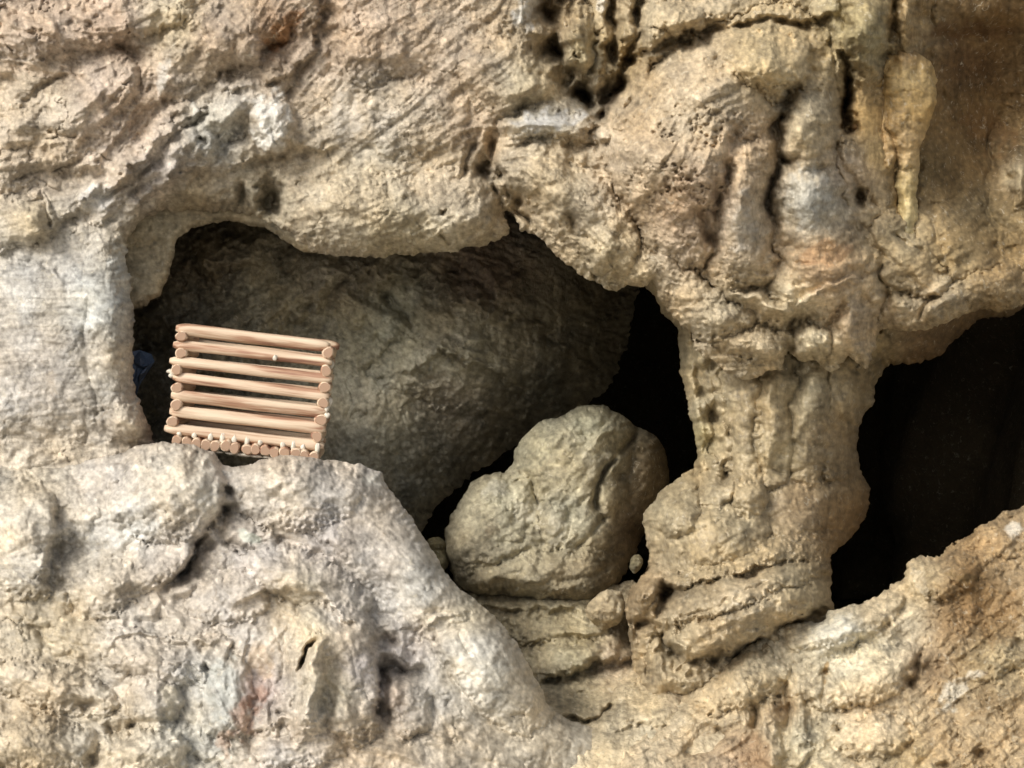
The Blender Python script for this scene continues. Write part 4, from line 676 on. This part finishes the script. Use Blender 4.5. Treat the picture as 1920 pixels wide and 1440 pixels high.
def stick_mesh(name, L, r, taper, seed):          # along +X, centred
    rs = np.random.RandomState(seed); n, m = 40, 14
    xs = np.linspace(-L/2, L/2, n); t = np.abs(xs)/(L/2)
    rr = r*(1-taper*np.clip((t-.86)/.14, 0, 1)**1.2); rr = rr*(1+.03*np.sin(xs*40+rs.rand()*6))
    rr[0] *= .8; rr[-1] *= .8
    by = .12*r*np.sin(xs*6+rs.rand()*6); bz = .12*r*np.sin(xs*5+rs.rand()*6)
    th = np.linspace(0, 2*np.pi, m, endpoint=False)
    ax = 1+.08*np.sin(th*2+rs.rand()*6)+.06*np.sin(3*th+rs.rand()*6)
    V = [(x, by[i]+rr[i]*ax[j]*math.cos(th[j]), bz[i]+rr[i]*ax[j]*math.sin(th[j])) for i, x in enumerate(xs) for j in range(m)]
    Fc = [(i*m+j, i*m+(j+1) % m, (i+1)*m+(j+1) % m, (i+1)*m+j) for i in range(n-1) for j in range(m)]
    me = bpy.data.meshes.new(name); caps = [tuple(range(m))[::-1], tuple((n-1)*m+j for j in range(m))]
    me.from_pydata(V, [], Fc+caps); me.materials.append(M_wood); me.materials.append(M_end)
    for k, p in enumerate(me.polygons):
        if len(p.vertices) == 4: p.use_smooth = True
        else: p.material_index = 1
    me.update(); return me
def blob_mesh(name, rx, ry, rz, seed):
    n, m = 8, 12; V = []; rs = np.random.RandomState(seed); ph = rs.rand(3)*6
    for i in range(n+1):
        a = math.pi*i/n
        for j in range(m):
            b = 2*math.pi*j/m; q = 1+.2*math.sin(3*b+ph[0])*math.sin(2*a+ph[1])
            V.append((rx*q*math.sin(a)*math.cos(b), ry*q*math.sin(a)*math.sin(b), rz*q*math.cos(a)))
    Fc = [(i*m+j, (i+1)*m+j, (i+1)*m+(j+1) % m, i*m+(j+1) % m) for i in range(n) for j in range(m)]
    me = bpy.data.meshes.new(name); me.from_pydata(V, [], Fc); me.materials.append(M_glue)
    for p in me.polygons: p.use_smooth = True
    return me
CD = .03; K = (D0+CD)/F      # metres per photo pixel at the crate's front
crate = bpy.data.objects.new('stick_crate', None); COL.objects.link(crate)
cb = pt(np.array(457.), np.array(837.), np.array(CD)); crate.location = cb
crate.rotation_euler = (R_(1), R_(6.4), R_(5))
tag(crate, 'small crate of round pale wooden sticks stacked crosswise, tilted on the rock ledge', 'crate')
def part(name, me, loc, rot=(0, 0, 0), parent=crate):
    o = bpy.data.objects.new(name, me); COL.objects.link(o); o.parent = parent; o.location = loc; o.rotation_euler = rot; return o
W_, DP = 268*K, 190*K; r1 = 9.8*K; pitch = 31.4*K; z0 = 18*K
for lv in range(7):
    z = z0+pitch*lv
    for yb in (0, DP):
        L = (296+random.uniform(-9, 9))*K
        part('stick', stick_mesh('stick', L, r1*random.uniform(.88, 1.14), .38, lv*2+(yb > 0)+1), (random.uniform(-5, 5)*K+(0 if lv else -3*K), yb, z), (random.uniform(-1, 1), random.uniform(-.010, .012), random.uniform(-.01, .01)))
    if lv < 6:
        for sx in (-1, 1):
            part('stick', stick_mesh('stick', DP+24*K, 11.8*K*random.uniform(.95, 1.06), .1, 40+lv*2+(sx > 0)), (sx*(W_/2)-(0 if sx < 0 else -3*K)+random.uniform(-3, 3)*K, DP/2, z+pitch/2), (0, 0, R_(90)+random.uniform(-.02, .02)))
for k in range(15):
    part('stick', stick_mesh('stick', DP+34*K, 11.4*K*random.uniform(.92, 1.06), .08, 80+k), ((-122+k*18.2)*K, DP/2-6*K, (-4+random.uniform(-1.5, 1.5))*K), (0, 0, R_(90)+random.uniform(-.02, .02)))
for k, (x, h) in enumerate([(-92, 8), (-62, 12), (-40, 14), (-18, 13), (6, 12), (30, 8), (72, 9), (92, 13), (110, 9), (146-9, 15), (-120, 6)]):
    part('glue', blob_mesh('glue', 4.8*K, 3.5*K, h*.72*K, k), (x*K, -10*K, 11*K))
for k in range(12):
    sx = 1 if k % 3 else -1
    part('glue', blob_mesh('glue', random.uniform(4, 8)*K, 5*K, random.uniform(4, 10)*K, 30+k), ((sx*146+random.uniform(-6, 3))*K, random.uniform(-6, 14)*K, random.uniform(-8, 196)*K))
for k in range(9):
    part('glue', blob_mesh('glue', random.uniform(8, 16)*K, 6*K, random.uniform(2, 3.5)*K, 60+k), ((-70+k*24)*K, -8*K, -15*K))
part('glue', blob_mesh('glue', 4.5*K, 4*K, 5.5*K, 99), (40*K, -9*K, 172*K))

# blue scrap of plastic behind the pillar
def scrap():
    n = 14; V = []; Fc = []
    out = np.array([(236, 662), (262, 656), (284, 664), (290, 678), (276, 700), (262, 722), (256, 742), (240, 738)], float)
    for y in (0, .012):
        for r in (1, .6, .25):
            c = out.mean(0)
            for k, p in enumerate(out):
                q = c+(p-c)*r
                V.append(tuple(pt(np.array(q[0]), np.array(q[1]), np.array(.16+y+.012*math.sin(k*2.1+r*5)-.03*(1-r)*(1 if y == 0 else -1)))))
    m = len(out)
    for s in (0, 3*m):
        for r in range(2):
            for k in range(m):
                f = (s+r*m+k, s+r*m+(k+1) % m, s+(r+1)*m+(k+1) % m, s+(r+1)*m+k); Fc.append(f if s == 0 else f[::-1])
        f = tuple(s+2*m+k for k in range(m)); Fc.append(f)
    for k in range(m): Fc.append((k, 3*m+k, 3*m+(k+1) % m, (k+1) % m))
    me = bpy.data.meshes.new('plastic_bag'); me.from_pydata(V, [], Fc); me.materials.append(plain('blue_plastic', (.08, .12, .20), .5))
    o = bpy.data.objects.new('plastic_bag', me); COL.objects.link(o)
    tag(o, 'scrap of crumpled blue plastic in the dark gap left of the crate', 'bag')
scrap()
